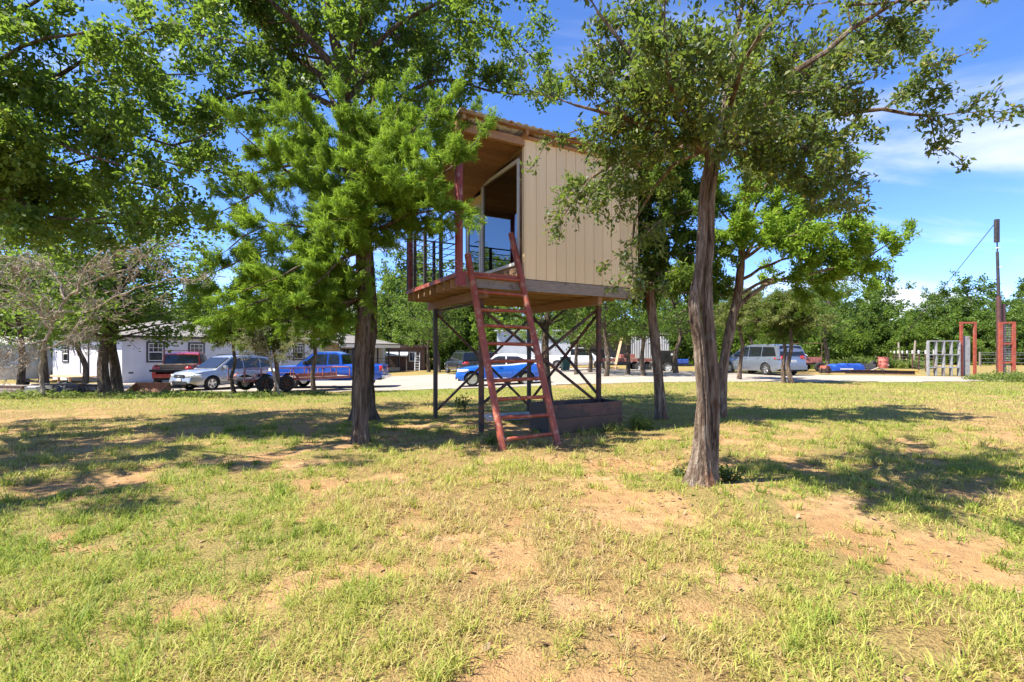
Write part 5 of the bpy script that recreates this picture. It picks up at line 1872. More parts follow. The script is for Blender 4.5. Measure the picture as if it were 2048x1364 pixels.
# --- minivan
M_van = paint('slate_blue_silver_paint', (0.22, 0.25, 0.31), 0.28, 0.55)
VAN = dict(cat='van', L=5.08, W=1.98, axles=(-1.50, 1.53), wr=0.345, bot=0.24, paint=M_van, taper=0.14,
           top=[(-2.54, 0.60), (-2.50, 0.98), (-2.42, 1.06), (-0.5, 1.03), (1.35, 1.0), (1.9, 0.96), (2.3, 0.84), (2.5, 0.68), (2.54, 0.52)],
           roof=[(-2.46, 1.05), (-2.36, 1.42), (-2.2, 1.70), (-1.6, 1.76), (-0.2, 1.77), (0.45, 1.68), (1.55, 1.0)], rear_glass=(0, 2), windscreen=(5, 6), cr=0.76,
           windows=[[(-2.22, 1.10), (-1.15, 1.08), (-1.15, 1.62), (-1.98, 1.60)], [(-1.08, 1.08), (-0.10, 1.07), (-0.10, 1.64), (-1.08, 1.62)], [(-0.03, 1.07), (1.2, 1.06), (0.42, 1.58), (-0.03, 1.64)]],
           seams=[-1.12, -0.07, 1.1], handles=[(-0.9, 0.98), (0.12, 0.97)],
           lights=[('headlight', 2.0, 2.48, 0.66, 0.82, M_lamp), ('tail_light', -2.12, -2.50, 0.92, 1.12, M_tail)],
           boxes=[('licence_plate', (-2.56, -0.17, 0.74), (-2.535, 0.17, 0.88), M_plate), ('rear_bumper', (-2.60, -0.86, 0.34), (-2.52, 0.86, 0.60), M_van)], mirror=(1.0, 1.05), spokes=7)
vx_, vy_ = X(1520, 29.2), 29.2
make_car('minivan', 'slate silver minivan parked tail toward the lawn by two trunks', vx_, vy_, G(vx_, vy_) + 0.03, 104, VAN)

# --- white pickup
PW = dict(PICK)
PW.update(paint=M_whitep, L=5.7)
wx_, wy_ = X(1158, 43), 43
make_car('pickup_truck', 'white pickup truck parked at the open shed behind the dark gooseneck', wx_, wy_, -0.18, -8, PW)

# --- red truck by the house
M_redp = paint('red_paint', (0.30, 0.012, 0.018), 0.3, 0.2)
PR = dict(PICK)
PR.update(paint=M_redp, L=5.6, boxes=[('flat_bed', (-2.9, -1.0, 0.90), (-0.95, 1.0, 1.02), M_under), ('bed_crate', (-2.2, -0.85, 1.03), (-1.2, 0.85, 1.28), M_lumber), ('cab_rack', (-0.98, -0.9, 1.03), (-0.93, 0.9, 1.10), M_under)],
          lights=[('headlight', 2.35, 2.8, 0.90, 1.08, M_lamp), ('tail_light', -2.70, -2.79, 0.92, 1.15, M_tail)])
rx_, ry_ = X(372, 28.0), 28.0
rt = make_car('pickup_truck', 'red pickup truck parked tail out against the white house', rx_, ry_, -0.58, 112, PR)
MB().box((-1.02, -0.86, 1.93), (-0.62, -0.82, 1.97)).box((-1.02, 0.82, 1.93), (-0.62, 0.86, 1.97)).box((-1.02, -0.86, 2.0), (-0.98, 0.86, 2.04)).box((-1.01, -0.86, 1.05), (-0.98, -0.82, 2.0)).box((-1.01, 0.82, 1.05), (-0.98, 0.86, 2.0)).build('headache_rack', M_redp, rt)

# ------------------------------------------------------------------ red railed tandem trailer
M_trred = worn('faded_red_trailer_paint', (0.30, 0.085, 0.07), (0.40, 0.16, 0.13), 6, 0.65, bump=0.05, c3=(0.12, 0.05, 0.04), amt3=0.3, s3=4)
tl_ = thing('utility_trailer', (X(487, 20.4), 20.4, G(X(487, 20.4), 20.4)), R(48), 'open tandem axle trailer with faded red rails in front of the blue pickup', 'trailer')
TL, TW = 4.9, 1.9
MB().box((0, -0.05, 0.48), (TL, 0.05, 0.60)).build('frame_rail', M_trred, tl_)
MB().box((0, TW - 0.05, 0.48), (TL, TW + 0.05, 0.60)).build('frame_rail', M_trred, tl_)
for i in range(7):
    MB().box((0.05 + i * (TL - 0.2) / 6, 0.051, 0.49), (0.13 + i * (TL - 0.2) / 6, TW - 0.051, 0.56)).build('cross_member', M_rust, tl_)
for i in range(8):
    y0 = 0.06 + i * (TW - 0.12) / 8
    MB().box((0.03, y0, 0.562), (TL - 0.03, y0 + (TW - 0.12) / 8 - 0.01, 0.60)).build('floor_board', M_greywood, tl_)
for sy0 in (0.0, TW):
    MB().bar((0, sy0, 1.02), (TL, sy0, 1.02), 0.04, 0.035).build('top_rail', M_trred, tl_)
    for i in range(8):
        xx = 0.03 + i * (TL - 0.06) / 7
        MB().bar((xx, sy0, 0.60), (xx, sy0, 0.995), 0.035, 0.035).build('stake', M_trred, tl_)
MB().bar((TL, 0.03, 1.02), (TL, TW - 0.03, 1.02), 0.05, 0.05).build('top_rail', M_trred, tl_)
MB().box((2.3, 0.06, 0.61), (4.2, 0.10, 0.78)).build('side_board', M_trred, tl_)
MB().bar((TL, 0.1, 0.52), (TL + 1.3, TW / 2, 0.52), 0.08, 0.1).build('tongue', M_dark, tl_)
MB().bar((TL, TW - 0.1, 0.52), (TL + 1.3, TW / 2, 0.52), 0.08, 0.1).build('tongue', M_dark, tl_)
MB().tube([(TL + 1.1, TW / 2, 0.03), (TL + 1.1, TW / 2, 0.95)], 0.04, 8).build('jack', M_dark, tl_)
for sy0, sgn in ((-0.17, -1), (TW + 0.17, 1)):
    for xx in (0.80, 1.70):
        wheel_parts(tl_, xx, sy0, 0.36, 0.22, M_rust if sgn < 0 else M_chrome, 6, 0.6, sgn)
    fen = MB()
    rows = []
    for k in range(15):
        a = math.pi * k / 14
        xx = 1.25 - math.cos(a) * 0.98
        zz = 0.52 + min(0.32, math.sin(a) * 0.5)
        rows.append([(xx, sy0 - 0.13, zz), (xx, sy0 + 0.13, zz)])
    fo = fen.grid(rows).build('fender', M_trred, tl_)
    sm = fo.modifiers.new('thickness', 'SOLIDIFY')
    sm.thickness = 0.015

# ------------------------------------------------------------------ gooseneck flatbed by the open shed
gn = thing('gooseneck_trailer', (X(1190, 37), 37, -0.15), R(-4), 'long rusty red gooseneck flatbed trailer parked before the open shed', 'trailer')
MB().box((0.6, 0, 0.78), (5.6, 0.12, 1.0)).build('frame_rail', M_trred, gn)
MB().box((0.6, 2.1, 0.78), (5.6, 2.22, 1.0)).build('frame_rail', M_trred, gn)
for i in range(9):
    MB().box((0.62 + i * 0.555, 0.0, 1.002), (0.62 + i * 0.555 + 0.54, 2.22, 1.05)).build('floor_board', M_greywood, gn)
MB().prism([(-1.5, 1.55), (-1.5, 1.75), (0.75, 1.75), (0.95, 0.95), (0.6, 0.95), (0.45, 1.55)], 1, 0.9, 1.3).build('neck', M_dark, gn)
MB().box((-1.45, 0.4, 1.76), (0.9, 1.8, 1.82)).build('neck_deck', M_dark, gn)
MB().tube([(-1.35, 1.1, 0.95), (-1.35, 1.1, 1.6)], 0.06, 8).build('coupler', M_dark, gn)
MB().tube([(0.75, 0.5, 0.0), (0.75, 0.5, 0.95)], 0.06, 8).build('jack', M_dark, gn)
for xx in (3.4, 4.4):
    for yy, sg in ((-0.05, -1), (2.27, 1)):
        wheel_parts(gn, xx, yy, 0.38, 0.24, M_white, 5, 0.6, sg)
MB().box((2.0, 0.3, 1.06), (3.1, 1.6, 1.35)).build('crate', M_trred, gn)

# small dark trailer with a white wheel
st = thing('equipment_trailer', (X(1335, 33.5), 33.5, -0.08), R(-6), 'small black equipment trailer with a tall box under the trees', 'trailer')
MB().box((-1.0, 0, 0.45), (1.6, 1.3, 0.60)).build('frame', M_dark, st)
MB().box((-0.6, 0.1, 0.61), (0.5, 1.2, 1.55)).build('box', M_under, st, bevel=0.03)
MB().box((0.25, 0.085, 1.2), (0.38, 0.099, 1.36)).build('notice', M_plate, st)
MB().box((0.6, 0.2, 0.61), (1.5, 1.1, 0.95)).build('engine_cover', M_blue, st, bevel=0.05)
for yy, sg in ((-0.13, -1), (1.43, 1)):
    wheel_parts(st, 0.0, yy, 0.36, 0.2, M_white, 5, 0.66, sg)
MB().bar((1.6, 0.65, 0.5), (2.7, 0.65, 0.5), 0.08, 0.1).build('tongue', M_dark, st)
# ------------------------------------------------------------------ things about the yard
def zat(x, y):
    return G(x, y)


M_orange = worn('red_oxide_paint', (0.28, 0.050, 0.028), (0.36, 0.085, 0.048), 6, 0.6, bump=0.06, c3=(0.26, 0.12, 0.08), amt3=0.2, s3=5)
M_polebrown = worn('brown_painted_pipe', (0.075, 0.03, 0.026), (0.11, 0.045, 0.036), 5, 0.55, bump=0.05)
M_grysteel = worn('grey_primer_steel', (0.24, 0.245, 0.25), (0.33, 0.335, 0.34), 5, 0.6, bump=0.06, c3=(0.2, 0.11, 0.07), amt3=0.2, s3=4)
M_salmon = worn('sunfaded_red_plastic', (0.52, 0.13, 0.10), (0.60, 0.19, 0.15), 5, 0.6, bump=0.0)
M_tarp = worn('blue_tarp', (0.012, 0.05, 0.30), (0.02, 0.085, 0.42), 5, 0.45, bump=0.3)
M_wire = worn('fence_wire', (0.25, 0.25, 0.25), (0.35, 0.35, 0.35), 5, 0.5, metal=0.5, bump=0.0)
M_yellow = worn('yellow_steel', (0.50, 0.30, 0.04), (0.58, 0.37, 0.06), 5, 0.6, bump=0.05)
M_concrete = worn('pale_concrete', (0.40, 0.39, 0.37), (0.50, 0.49, 0.47), 5, 0.9, bump=0.2)

# tall service pole
pxx, pyy = X(1998, 28.2), 28.2
po = thing('utility_pole', (pxx, pyy, zat(pxx, pyy)), 0, 'tall brown steel pole with a dark boxed top beside the red gate frames', 'pole')
MB().tube([(0, 0, -0.2), (-0.02, 0, 4.6)], [0.13, 0.11], 12).build('lower_pipe', M_polebrown, po, True)
MB().tube([(0.30, 0.15, -0.2), (0.28, 0.15, 4.15)], [0.20, 0.19], 14).build('side_pipe', M_polebrown, po, True)
MB().tube([(-0.02, 0, 4.6), (-0.10, 0, 7.2)], [0.085, 0.07], 10).build('upper_pipe', M_dark, po, True)
MB().tube([(-0.10, 0, 7.2), (-0.11, 0, 7.75)], 0.035, 8).build('mast', M_dark, po, True)
MB().box((-0.24, -0.08, 7.75), (-0.02, 0.08, 9.1)).build('top_box', M_dark, po, bevel=0.02)
MB().tube([(-0.2, -0.05, 7.42), (0.02, -0.05, 7.40)], 0.035, 8).build('insulator', M_white, po)
MB().tube([(-0.05, -0.09, 6.3), (0.08, -0.09, 6.3)], 0.03, 8).build('insulator', M_white, po)
gy0, gy1 = Vector((pxx - 0.12, pyy, 9.0)), Vector((X(1773, 40), 40, 1.1))
wire = MB()
mid = gy0.lerp(gy1, 0.5) + Vector((0, 0, -0.12))
wire.tube(spline([gy0, mid, gy1], 2.0), 0.02, 5)
gw = wire.build('guy_wire', M_dark)
tag(gw, 'thin dark guy wire slanting from the tall pole to the red drum', 'wire')

# red gate frames and the grey panel gate
gx, gy = X(1936, 27.2), 27.2
gf_ = thing('gate_post_frame', (gx, gy, zat(gx, gy)), R(-10), 'tall open red steel frame holding the grey panel gate', 'gate post')
for xx in (-0.33, 0.33):
    MB().box((xx - 0.055, -0.06, -0.2), (xx + 0.055, 0.06, 2.95)).build('post', M_orange, gf_)
MB().box((-0.40, -0.06, 2.952), (0.40, 0.06, 3.05)).build('cap', M_orange, gf_)
MB().box((-0.12, 0.02, -0.1), (0.12, 0.24, 2.25)).build('inner_post', M_grysteel, gf_)
pg = thing('panel_gate', (X(1916, 27.3), 27.3, zat(X(1916, 27.3), 27.3)), R(171), 'grey steel gate with a grid of square openings swung open', 'gate')
GWD, GHT = 1.55, 2.0
d0 = Vector((0.0, 0, 0))
for zz in (0.45, 1.18, 1.95):
    MB().box((0, -0.05, zz), (GWD, 0.165, zz + 0.06)).build('rail', M_grysteel, pg)
for i in range(5):
    xx = i * GWD / 4
    MB().box((xx - 0.03, -0.04, 0.02), (xx + 0.03, 0.16, 1.945)).build('stile', M_grysteel, pg)
lx2, ly2 = X(2014, 25.6), 25.6
lg = thing('ladder_post', (lx2, ly2, zat(lx2, ly2)), R(-14), 'red steel post frame filled with ladder-like wire mesh', 'gate post')
for xx in (-0.28, 0.28):
    MB().box((xx - 0.07, -0.07, -0.2), (xx + 0.07, 0.07, 2.95)).build('post', M_orange, lg)
for zz in (0.75, 1.75, 2.86):
    MB().box((-0.21, -0.055, zz), (0.21, 0.055, zz + 0.09)).build('cross_bar', M_orange, lg)
for i in range(22):
    zz = 0.15 + i * 0.125
    MB().tube([(-0.21, 0.0, zz), (0.21, 0.0, zz)], 0.014, 5).build('mesh_wire', M_wire, lg)
for xx in (-0.1, 0.1):
    MB().tube([(xx, 0.02, 0.05), (xx, 0.02, 2.85)], 0.012, 5).build('mesh_wire', M_wire, lg)

# wire fence with steel posts running back from the gate
pts = []
for i in range(10):
    t = i / 9
    xx = X(1888, 28.5) * (1 - t) + X(1782, 52) * t
    yy = 28.5 * (1 - t) + 52 * t
    pts.append(Vector((xx, yy, zat(xx, yy))))
fn = thing('wire_fence', pts[0], 0, 'wire field fence on thin steel posts running back to the woods', 'fence')
for i, p in enumerate(pts):
    q = p - pts[0]
    MB().box((q.x - 0.035, q.y - 0.035, q.z - 0.2), (q.x + 0.035, q.y + 0.035, q.z + 1.45)).build('post', M_rust, fn)
    MB().box((q.x - 0.042, q.y - 0.042, q.z + 1.25), (q.x + 0.042, q.y + 0.042, q.z + 1.50)).build('post_cap', M_white, fn)
for zz in (0.2, 0.45, 0.7, 0.95, 1.2, 1.4):
    a, b = pts[0] - pts[0], pts[-1] - pts[0]
    MB().tube([a + Vector((0, -0.05, zz)), b + Vector((0, -0.05, zz))], 0.012, 4).build('strand', M_wire, fn)
# fence right of the pole, far
pts2 = [Vector((X(1960 + i * 34, 46 - i * 0.5), 46 - i * 0.5, 0)) for i in range(6)]
fn2 = thing('wire_fence', pts2[0], 0, 'low wire fence with weathered posts beyond the ladder-like post', 'fence')
for p in pts2:
    q = p - pts2[0]
    MB().box((q.x - 0.06, q.y - 0.06, -0.2), (q.x + 0.06, q.y + 0.06, 1.4)).build('post', M_greywood, fn2)
for zz in (0.4, 0.75, 1.1, 1.3):
    MB().tube([pts2[0] - pts2[0] + Vector((0, -0.08, zz)), pts2[-1] - pts2[0] + Vector((0, -0.08, zz))], 0.014, 4).build('strand', M_wire, fn2)
# leaning old wooden fence posts by the weeds
for i, (ppx, dd, hh, ln) in enumerate(((1800, 50, 2.4, -0.15), (1812, 52, 2.6, 0.05), (1826, 48, 2.5, 0.25), (1752, 55, 1.9, 0.0))):
    xx = X(ppx, dd)
    w_ = MB().tube([(0, 0, -0.2), (ln * 0.5, 0, hh * 0.5), (ln, 0.02, hh)], [0.11, 0.10, 0.08], 8).build('fence_post', M_greywood)
    w_.location = (xx, dd, zat(xx, dd))
    tag(w_, 'old grey leaning fence post at the wood edge', 'post', 'old posts at the wood edge')

# salmon drum
bx_, by_ = X(1766, 40.5), 40.5
dm = thing('drum', (bx_, by_, zat(bx_, by_)), 0, 'faded salmon red drum standing by the weeds', 'drum')
MB().lathe([(0.001, 0.0), (0.36, 0.0), (0.38, 0.03), (0.375, 0.30), (0.39, 0.33), (0.375, 0.36), (0.375, 0.62), (0.39, 0.65), (0.375, 0.68), (0.38, 0.93), (0.34, 0.96), (0.001, 0.94)], n=22).build('shell', M_salmon, dm, True)
MB().box((0.1, -0.40, 0.25), (0.24, -0.36, 0.34)).build('patch', M_white, dm)

# scrap heap: stacked blue tarped sheets, beams, an engine, timber
qx, qy = X(1690, 33), 33
tp_ = thing('tarped_stack', (qx, qy, zat(qx, qy)), R(-6), 'low stack wrapped in blue tarp on the gravel', 'stack')
mb = MB()
rng_ = random.Random(3)
rows = []
for i in range(13):
    xx = -0.95 + i * 1.9 / 12
    zt = 0.52 + rng_.uniform(-0.05, 0.05) - (0.12 if i in (0, 12) else 0)
    rows.append([(xx, -0.55, 0.0), (xx, -0.56, zt * 0.6), (xx, -0.50, zt), (xx, 0.0, zt + 0.04 + rng_.uniform(-0.03, 0.03)), (xx, 0.5, zt), (xx, 0.56, zt * 0.6), (xx, 0.55, 0.0)])
mb.grid(rows)
mb.f.append(tuple(range(7)))
mb.f.append(tuple(range(84, 91)))
mb.build('tarp', M_tarp, tp_, True)
MB().box((-0.6, -0.60, 0.18), (0.2, -0.57, 0.26)).build('strap', M_white, tp_)
sh_ = thing('sheet_stack', (X(1720, 33.8), 33.8, zat(X(1720, 33.8), 33.8)), R(9), 'stack of dull metal sheets beside the blue tarp', 'stack')
for i in range(6):
    MB().box((-0.8 + 0.05 * (i % 3), -0.5, 0.16 + i * 0.07), (0.75 - 0.06 * (i % 2), 0.5, 0.205 + i * 0.07)).build('sheet', M_dark if i % 2 else M_grysteel, sh_)
for xx in (-0.6, 0.5):
    MB().box((xx - 0.05, -0.5, 0.0), (xx + 0.05, 0.5, 0.155)).build('bearer', M_greywood, sh_)
en = thing('engine_block', (X(1650, 29.5), 29.5, zat(X(1650, 29.5), 29.5)), R(20), 'rusty red and black engine left on the gravel', 'engine')
MB().box((-0.28, -0.22, 0.08), (0.28, 0.22, 0.36)).build('block', M_dark, en, bevel=0.03)
MB().prism([(-0.2, 0.36), (0.2, 0.36), (0.13, 0.52), (-0.13, 0.52)], 1, -0.2, 0.2).build('head', M_orange, en)
MB().lathe([(0.001, -0.26), (0.17, -0.26), (0.17, -0.22), (0.001, -0.22)], (0, 0, 0.22), 1, 14).build('pulley', M_rust, en)
MB().tube([(-0.3, 0.0, 0.42), (-0.36, 0, 0.3), (-0.34, 0, 0.05)], 0.04, 8).build('exhaust', M_rust, en)
beams = [((1700, 31.0), (1795, 30.2), 0.20, M_rust), ((1765, 29.6), (1830, 28.7), 0.22, M_rust), ((1655, 31.2), (1740, 31.8), 0.12, M_dark), ((1790, 32.5), (1838, 31.8), 0.10, M_yellow), ((1690, 30.0), (1770, 29.4), 0.08, M_rust), ((1770, 34), (1830, 33), 0.09, M_yellow)]
names = ['rusty steel beam lying beside the engine and the drum', 'wide rusty channel beam lying on the grass edge', 'dark pipe lying beside the tarped stack', 'yellow steel bar lying near the drum', 'thin rusty angle bar lying on the scrap heap', 'pale yellow bar lying behind the rusty beams']
for ((pa, da), (pb, db), hh, mt), nm in zip(beams, names):
    a = Vector((X(pa, da), da, zat(X(pa, da), da) + 0.02 + hh / 2))
    b = Vector((X(pb, db), db, zat(X(pb, db), db) + 0.02 + hh / 2))
    d = (b - a).normalized()
    s = Vector((d.y, -d.x, 0))
    bo = MB()
    w = hh * 0.8
    # an I section: two flanges and a web
    c = a.copy()
    bo.bar(Vector((0, 0, hh / 2 - 0.012)), (b - a) + Vector((0, 0, hh / 2 - 0.012)), w, 0.022)
    bo.bar(Vector((0, 0, -hh / 2 + 0.012)), (b - a) + Vector((0, 0, -hh / 2 + 0.012)), w, 0.022)
    bo.bar(Vector((0, 0, 0)), (b - a), 0.02, hh - 0.05)
    o = bo.build('steel_beam', mt)
    o.location = a
    tag(o, nm, 'beam')
lgm = MB().tube([(0, 0, 0.10), (0.7, 0.15, 0.34), (1.5, 0.3, 0.10)], [0.06, 0.055, 0.05], 8).build('pale_log', M_bark_dead)
lgm.location = (X(1738, 31), 31, zat(X(1738, 31), 31))
tag(lgm, 'pale stripped log leaning over the scrap heap', 'log')
wh2 = thing('scrap_wheel', (X(1747, 35), 35, zat(X(1747, 35), 35) + 0.02), R(30), 'rusty machine hub standing between tarp and drum', 'scrap')
wheel_parts(wh2, 0, 0, 0.36, 0.2, M_rust, 6, 0.66, -1)
MB().box((-0.45, 0.15, 0.0), (0.45, 0.7, 0.5)).build('casting', M_rust, wh2, bevel=0.06)

# old flat wagon with a pipe hoop behind the minivan
ow = thing('hay_wagon', (X(1622, 33.5), 33.5, zat(X(1622, 33.5), 33.5)), R(-4), 'rusty low wagon with a tall pipe hoop behind the minivan', 'wagon')
MB().box((-1.5, 0, 0.5), (1.0, 1.6, 0.62)).build('deck', M_rust, ow)
MB().box((-1.3, -0.03, 0.62), (0.7, 0.0, 1.02)).build('side_board', M_trred, ow)
MB().tube([(-1.1, 0.05, 0.6), (-1.1, 0.05, 1.95), (0.75, 0.05, 1.95), (0.75, 0.05, 0.6)], 0.035, 8).build('hoop', M_rust, ow)
for xx in (-0.9, 0.5):
    for yy, sg in ((-0.13, -1), (1.73, 1)):
        wheel_parts(ow, xx, yy, 0.33, 0.2, M_rust, 6, 0.6, sg)
MB().tube([(-0.95, -0.1, 1.1), (-0.6, -0.1, 1.3), (-0.3, -0.1, 1.1)], 0.04, 6).build('hose', M_white, ow)

# wheelie bin
gb = thing('wheelie_bin', (X(1131, 38.0), 38.0, -0.2), R(10), 'dark green wheelie bin beside the white pickup', 'bin')
M_bin = worn('dark_green_plastic', (0.015, 0.075, 0.065), (0.025, 0.10, 0.085), 6, 0.5, bump=0.0)
MB().add([(-0.24, -0.26, 0.05), (0.24, -0.26, 0.05), (0.24, 0.26, 0.05), (-0.24, 0.26, 0.05), (-0.34, -0.38, 1.1), (0.34, -0.38, 1.1), (0.34, 0.38, 1.1), (-0.34, 0.38, 1.1)],
         [(0, 3, 2, 1), (4, 5, 6, 7), (0, 1, 5, 4), (1, 2, 6, 5), (2, 3, 7, 6), (3, 0, 4, 7)]).build('body', M_bin, gb, bevel=0.03)
MB().prism([(-0.42, 1.11), (0.40, 1.11), (0.36, 1.20), (-0.36, 1.17)], 0, -0.36, 0.36).build('lid', M_bin, gb)
for xx in (-0.22, 0.22):
    MB().lathe([(0.001, xx - 0.04), (0.14, xx - 0.04), (0.14, xx + 0.04), (0.001, xx + 0.04)], (0, 0.30, 0.14), 0, 14).build('wheel', M_tyre, gb)
# plank leaning on the gooseneck trailer
pkl = MB().bar((0, 0, 0.0), (0.75, 0.7, 2.6), 0.22, 0.05).build('plank', M_lumber)
pkl.location = (X(1228, 36.4), 36.4, -0.13)
tag(pkl, 'pale timber plank leaning against the gooseneck trailer', 'plank')
# white ladder against a yard tree
wl_ = thing('white_ladder', (X(834, 47), 47, -0.45), R(5), 'white ladder leaning on a tree beside the brown shed', 'ladder')
for xx in (-0.22, 0.22):
    MB().bar((xx, 0, 0), (xx, 0.4, 1.75), 0.06, 0.06).build('rail', M_white, wl_)
for i in range(6):
    MB().bar((-0.19, 0.057 * (i + 0.7), 0.25 * (i + 0.7)), (0.19, 0.057 * (i + 0.7), 0.25 * (i + 0.7)), 0.05, 0.05).build('rung', M_white, wl_)

# ------------------------------------------------------------------ left side: loader bucket, camper, junk
kx, ky = X(292, 20.6), 20.6
bk = thing('loader_bucket', (kx, ky, zat(kx, ky)), R(-6), 'rusty brown loader bucket resting on the grass edge by the gravel', 'bucket')
M_brust = worn('bucket_rust', (0.16, 0.075, 0.04), (0.24, 0.12, 0.065), 4, 0.8, bump=0.1)
prof = [(-0.35, 0.0), (0.30, 0.0), (0.42, 0.18), (0.36, 0.46)]
rows = [[(xx, a, b) for a, b in prof] for xx in (-0.8, 0.8)]
shell = MB().grid(rows).build('shell', M_brust, bk)
sm = shell.modifiers.new('thickness', 'SOLIDIFY')
sm.thickness = 0.03
for xx in (-0.8, 0.8):
    MB().prism([(-0.35, 0.0), (0.30, 0.0), (0.42, 0.18), (0.36, 0.46)], 0, xx - 0.015, xx + 0.015).build('side_plate', M_brust, bk)
for i in range(6):
    xx = -0.7 + i * 0.28
    MB().prism([(-0.50, 0.0), (-0.34, 0.0), (-0.34, 0.05)], 0, xx - 0.04, xx + 0.04).build('tooth', M_brust, bk)

cxp, cyp = X(-52, 24), 24
cam_ = thing('camper_trailer', (cxp, cyp, zat(cxp, cyp)), R(-20), 'white travel camper trailer parked behind the trunks at the house end', 'camper')
MB().prism([(-2.2, 0.55), (1.7, 0.55), (2.0, 1.2), (1.7, 2.3), (1.1, 2.7), (-2.0, 2.7), (-2.3, 2.3)], 1, 0, 2.2).build('body', worn('camper_white', (0.60, 0.60, 0.58), (0.68, 0.68, 0.66), 3, 0.4, bump=0.0), cam_, bevel=0.05)
MB().box((-2.2, -0.012, 1.0), (1.7, -0.004, 1.15)).build('stripe', M_dark, cam_)
cw = MB().box((0.3, -0.03, 1.5), (1.2, -0.005, 2.1)).build('window', M_trim, cam_)
MB().box((0.36, -0.04, 1.56), (1.14, -0.031, 2.04)).build('pane', M_black_glass, cw)
for yy, sg in ((0.12, -1), (2.08, 1)):
    wheel_parts(cam_, -0.3, yy, 0.34, 0.2, M_chrome, 5, 0.6, sg)
MB().bar((1.7, 1.1, 0.5), (3.0, 1.1, 0.45), 0.1, 0.1).build('tongue', M_dark, cam_)

jr = random.Random(8)


def lump(name, label, px_, d, sx, sy, sz, mat, seed, cat):
    r = np.random.default_rng(seed)
    rows = []
    for i in range(9):
        t = i / 8
        rr = math.cos(t * math.pi / 2) ** 0.6 if i < 8 else 0.02
        row = []
        for j in range(14):
            a = 2 * math.pi * j / 14
            k = rr * (1 + 0.25 * (r.random() - 0.5))
            row.append((math.cos(a) * sx * k, math.sin(a) * sy * k, sz * t * (1 + 0.15 * (r.random() - 0.5)) - 0.02))
        rows.append(row)
    m = MB().grid(rows, close=True)
    m.f.append(tuple(range(8 * 14, 9 * 14)))
    o = m.build(name, mat, None, True)
    xx = X(px_, d)
    o.location = (xx, d, zat(xx, d))
    tag(o, label, cat)
    return o


lump('tarp_heap', 'black plastic tarp heaped behind the lumber and tree trunks', 95, 20.5, 0.75, 0.5, 0.45, M_plastic, 1, 'tarp')
lump('tarp_heap', 'dark grey tarp slumped beside the forked trunk', 130, 22.0, 0.7, 0.5, 0.55, M_dark, 2, 'tarp')
ck = thing('cooler_box', (X(62, 19.0), 19.0, zat(X(62, 19.0), 19.0)), R(12), 'white plastic cooler lying among the junk by the trees', 'cooler')
MB().box((-0.28, -0.2, 0.0), (0.28, 0.2, 0.27)).build('body', M_white, ck, bevel=0.03)
MB().box((-0.30, -0.22, 0.275), (0.30, 0.22, 0.34)).build('lid', M_white, ck, bevel=0.02)
for k_, (ppx, dd, lab) in enumerate(((20, 19.2, 'old dark plank stack low beside the white cooler'), (165, 22.5, 'dark plank stack before the wooden landing'))):
    ls = thing('plank_stack', (X(ppx, dd), dd, zat(X(ppx, dd), dd)), R(-12 + 9 * k_), lab, 'lumber')
    for i in range(4):
        for j in range(3):
            MB().box((-1.0 + jr.uniform(-0.15, 0.15), -0.3 + j * 0.21, 0.02 + i * 0.09), (0.95 + jr.uniform(-0.15, 0.15), -0.3 + j * 0.21 + 0.19, 0.10 + i * 0.09)).build('plank', M_greywood if (i + j) % 3 else M_rust, ls)
pt = thing('metal_bench', (X(118, 20.0), 20.0, zat(X(118, 20.0), 20.0)), R(6), 'low dark metal bench frame by the tarp heap', 'bench')
MB().box((-0.9, -0.2, 0.38), (0.9, 0.2, 0.43)).build('top', M_dark, pt)
for xx in (-0.8, 0.8):
    for yy in (-0.16, 0.16):
        MB().box((xx - 0.025, yy - 0.025, -0.05), (xx + 0.025, yy + 0.025, 0.379)).build('leg', M_dark, pt)
tyr = MB().lathe([(0.2, -0.1), (0.33, -0.1), (0.36, 0.0), (0.33, 0.1), (0.2, 0.1), (0.19, 0.0), (0.2, -0.1)], (0, 0, 0.12), 2, 24).build('old_tyre', M_tyre)
tyr.location = (X(150, 20.6), 20.6, zat(X(150, 20.6), 20.6) + 0.02)
tag(tyr, 'old black tyre lying flat beside the metal bench', 'tyre')
# ------------------------------------------------------------------ planting the middle distance and the wood
hr = random.Random(77)


def at(px_, d):
    return X(px_, d), d


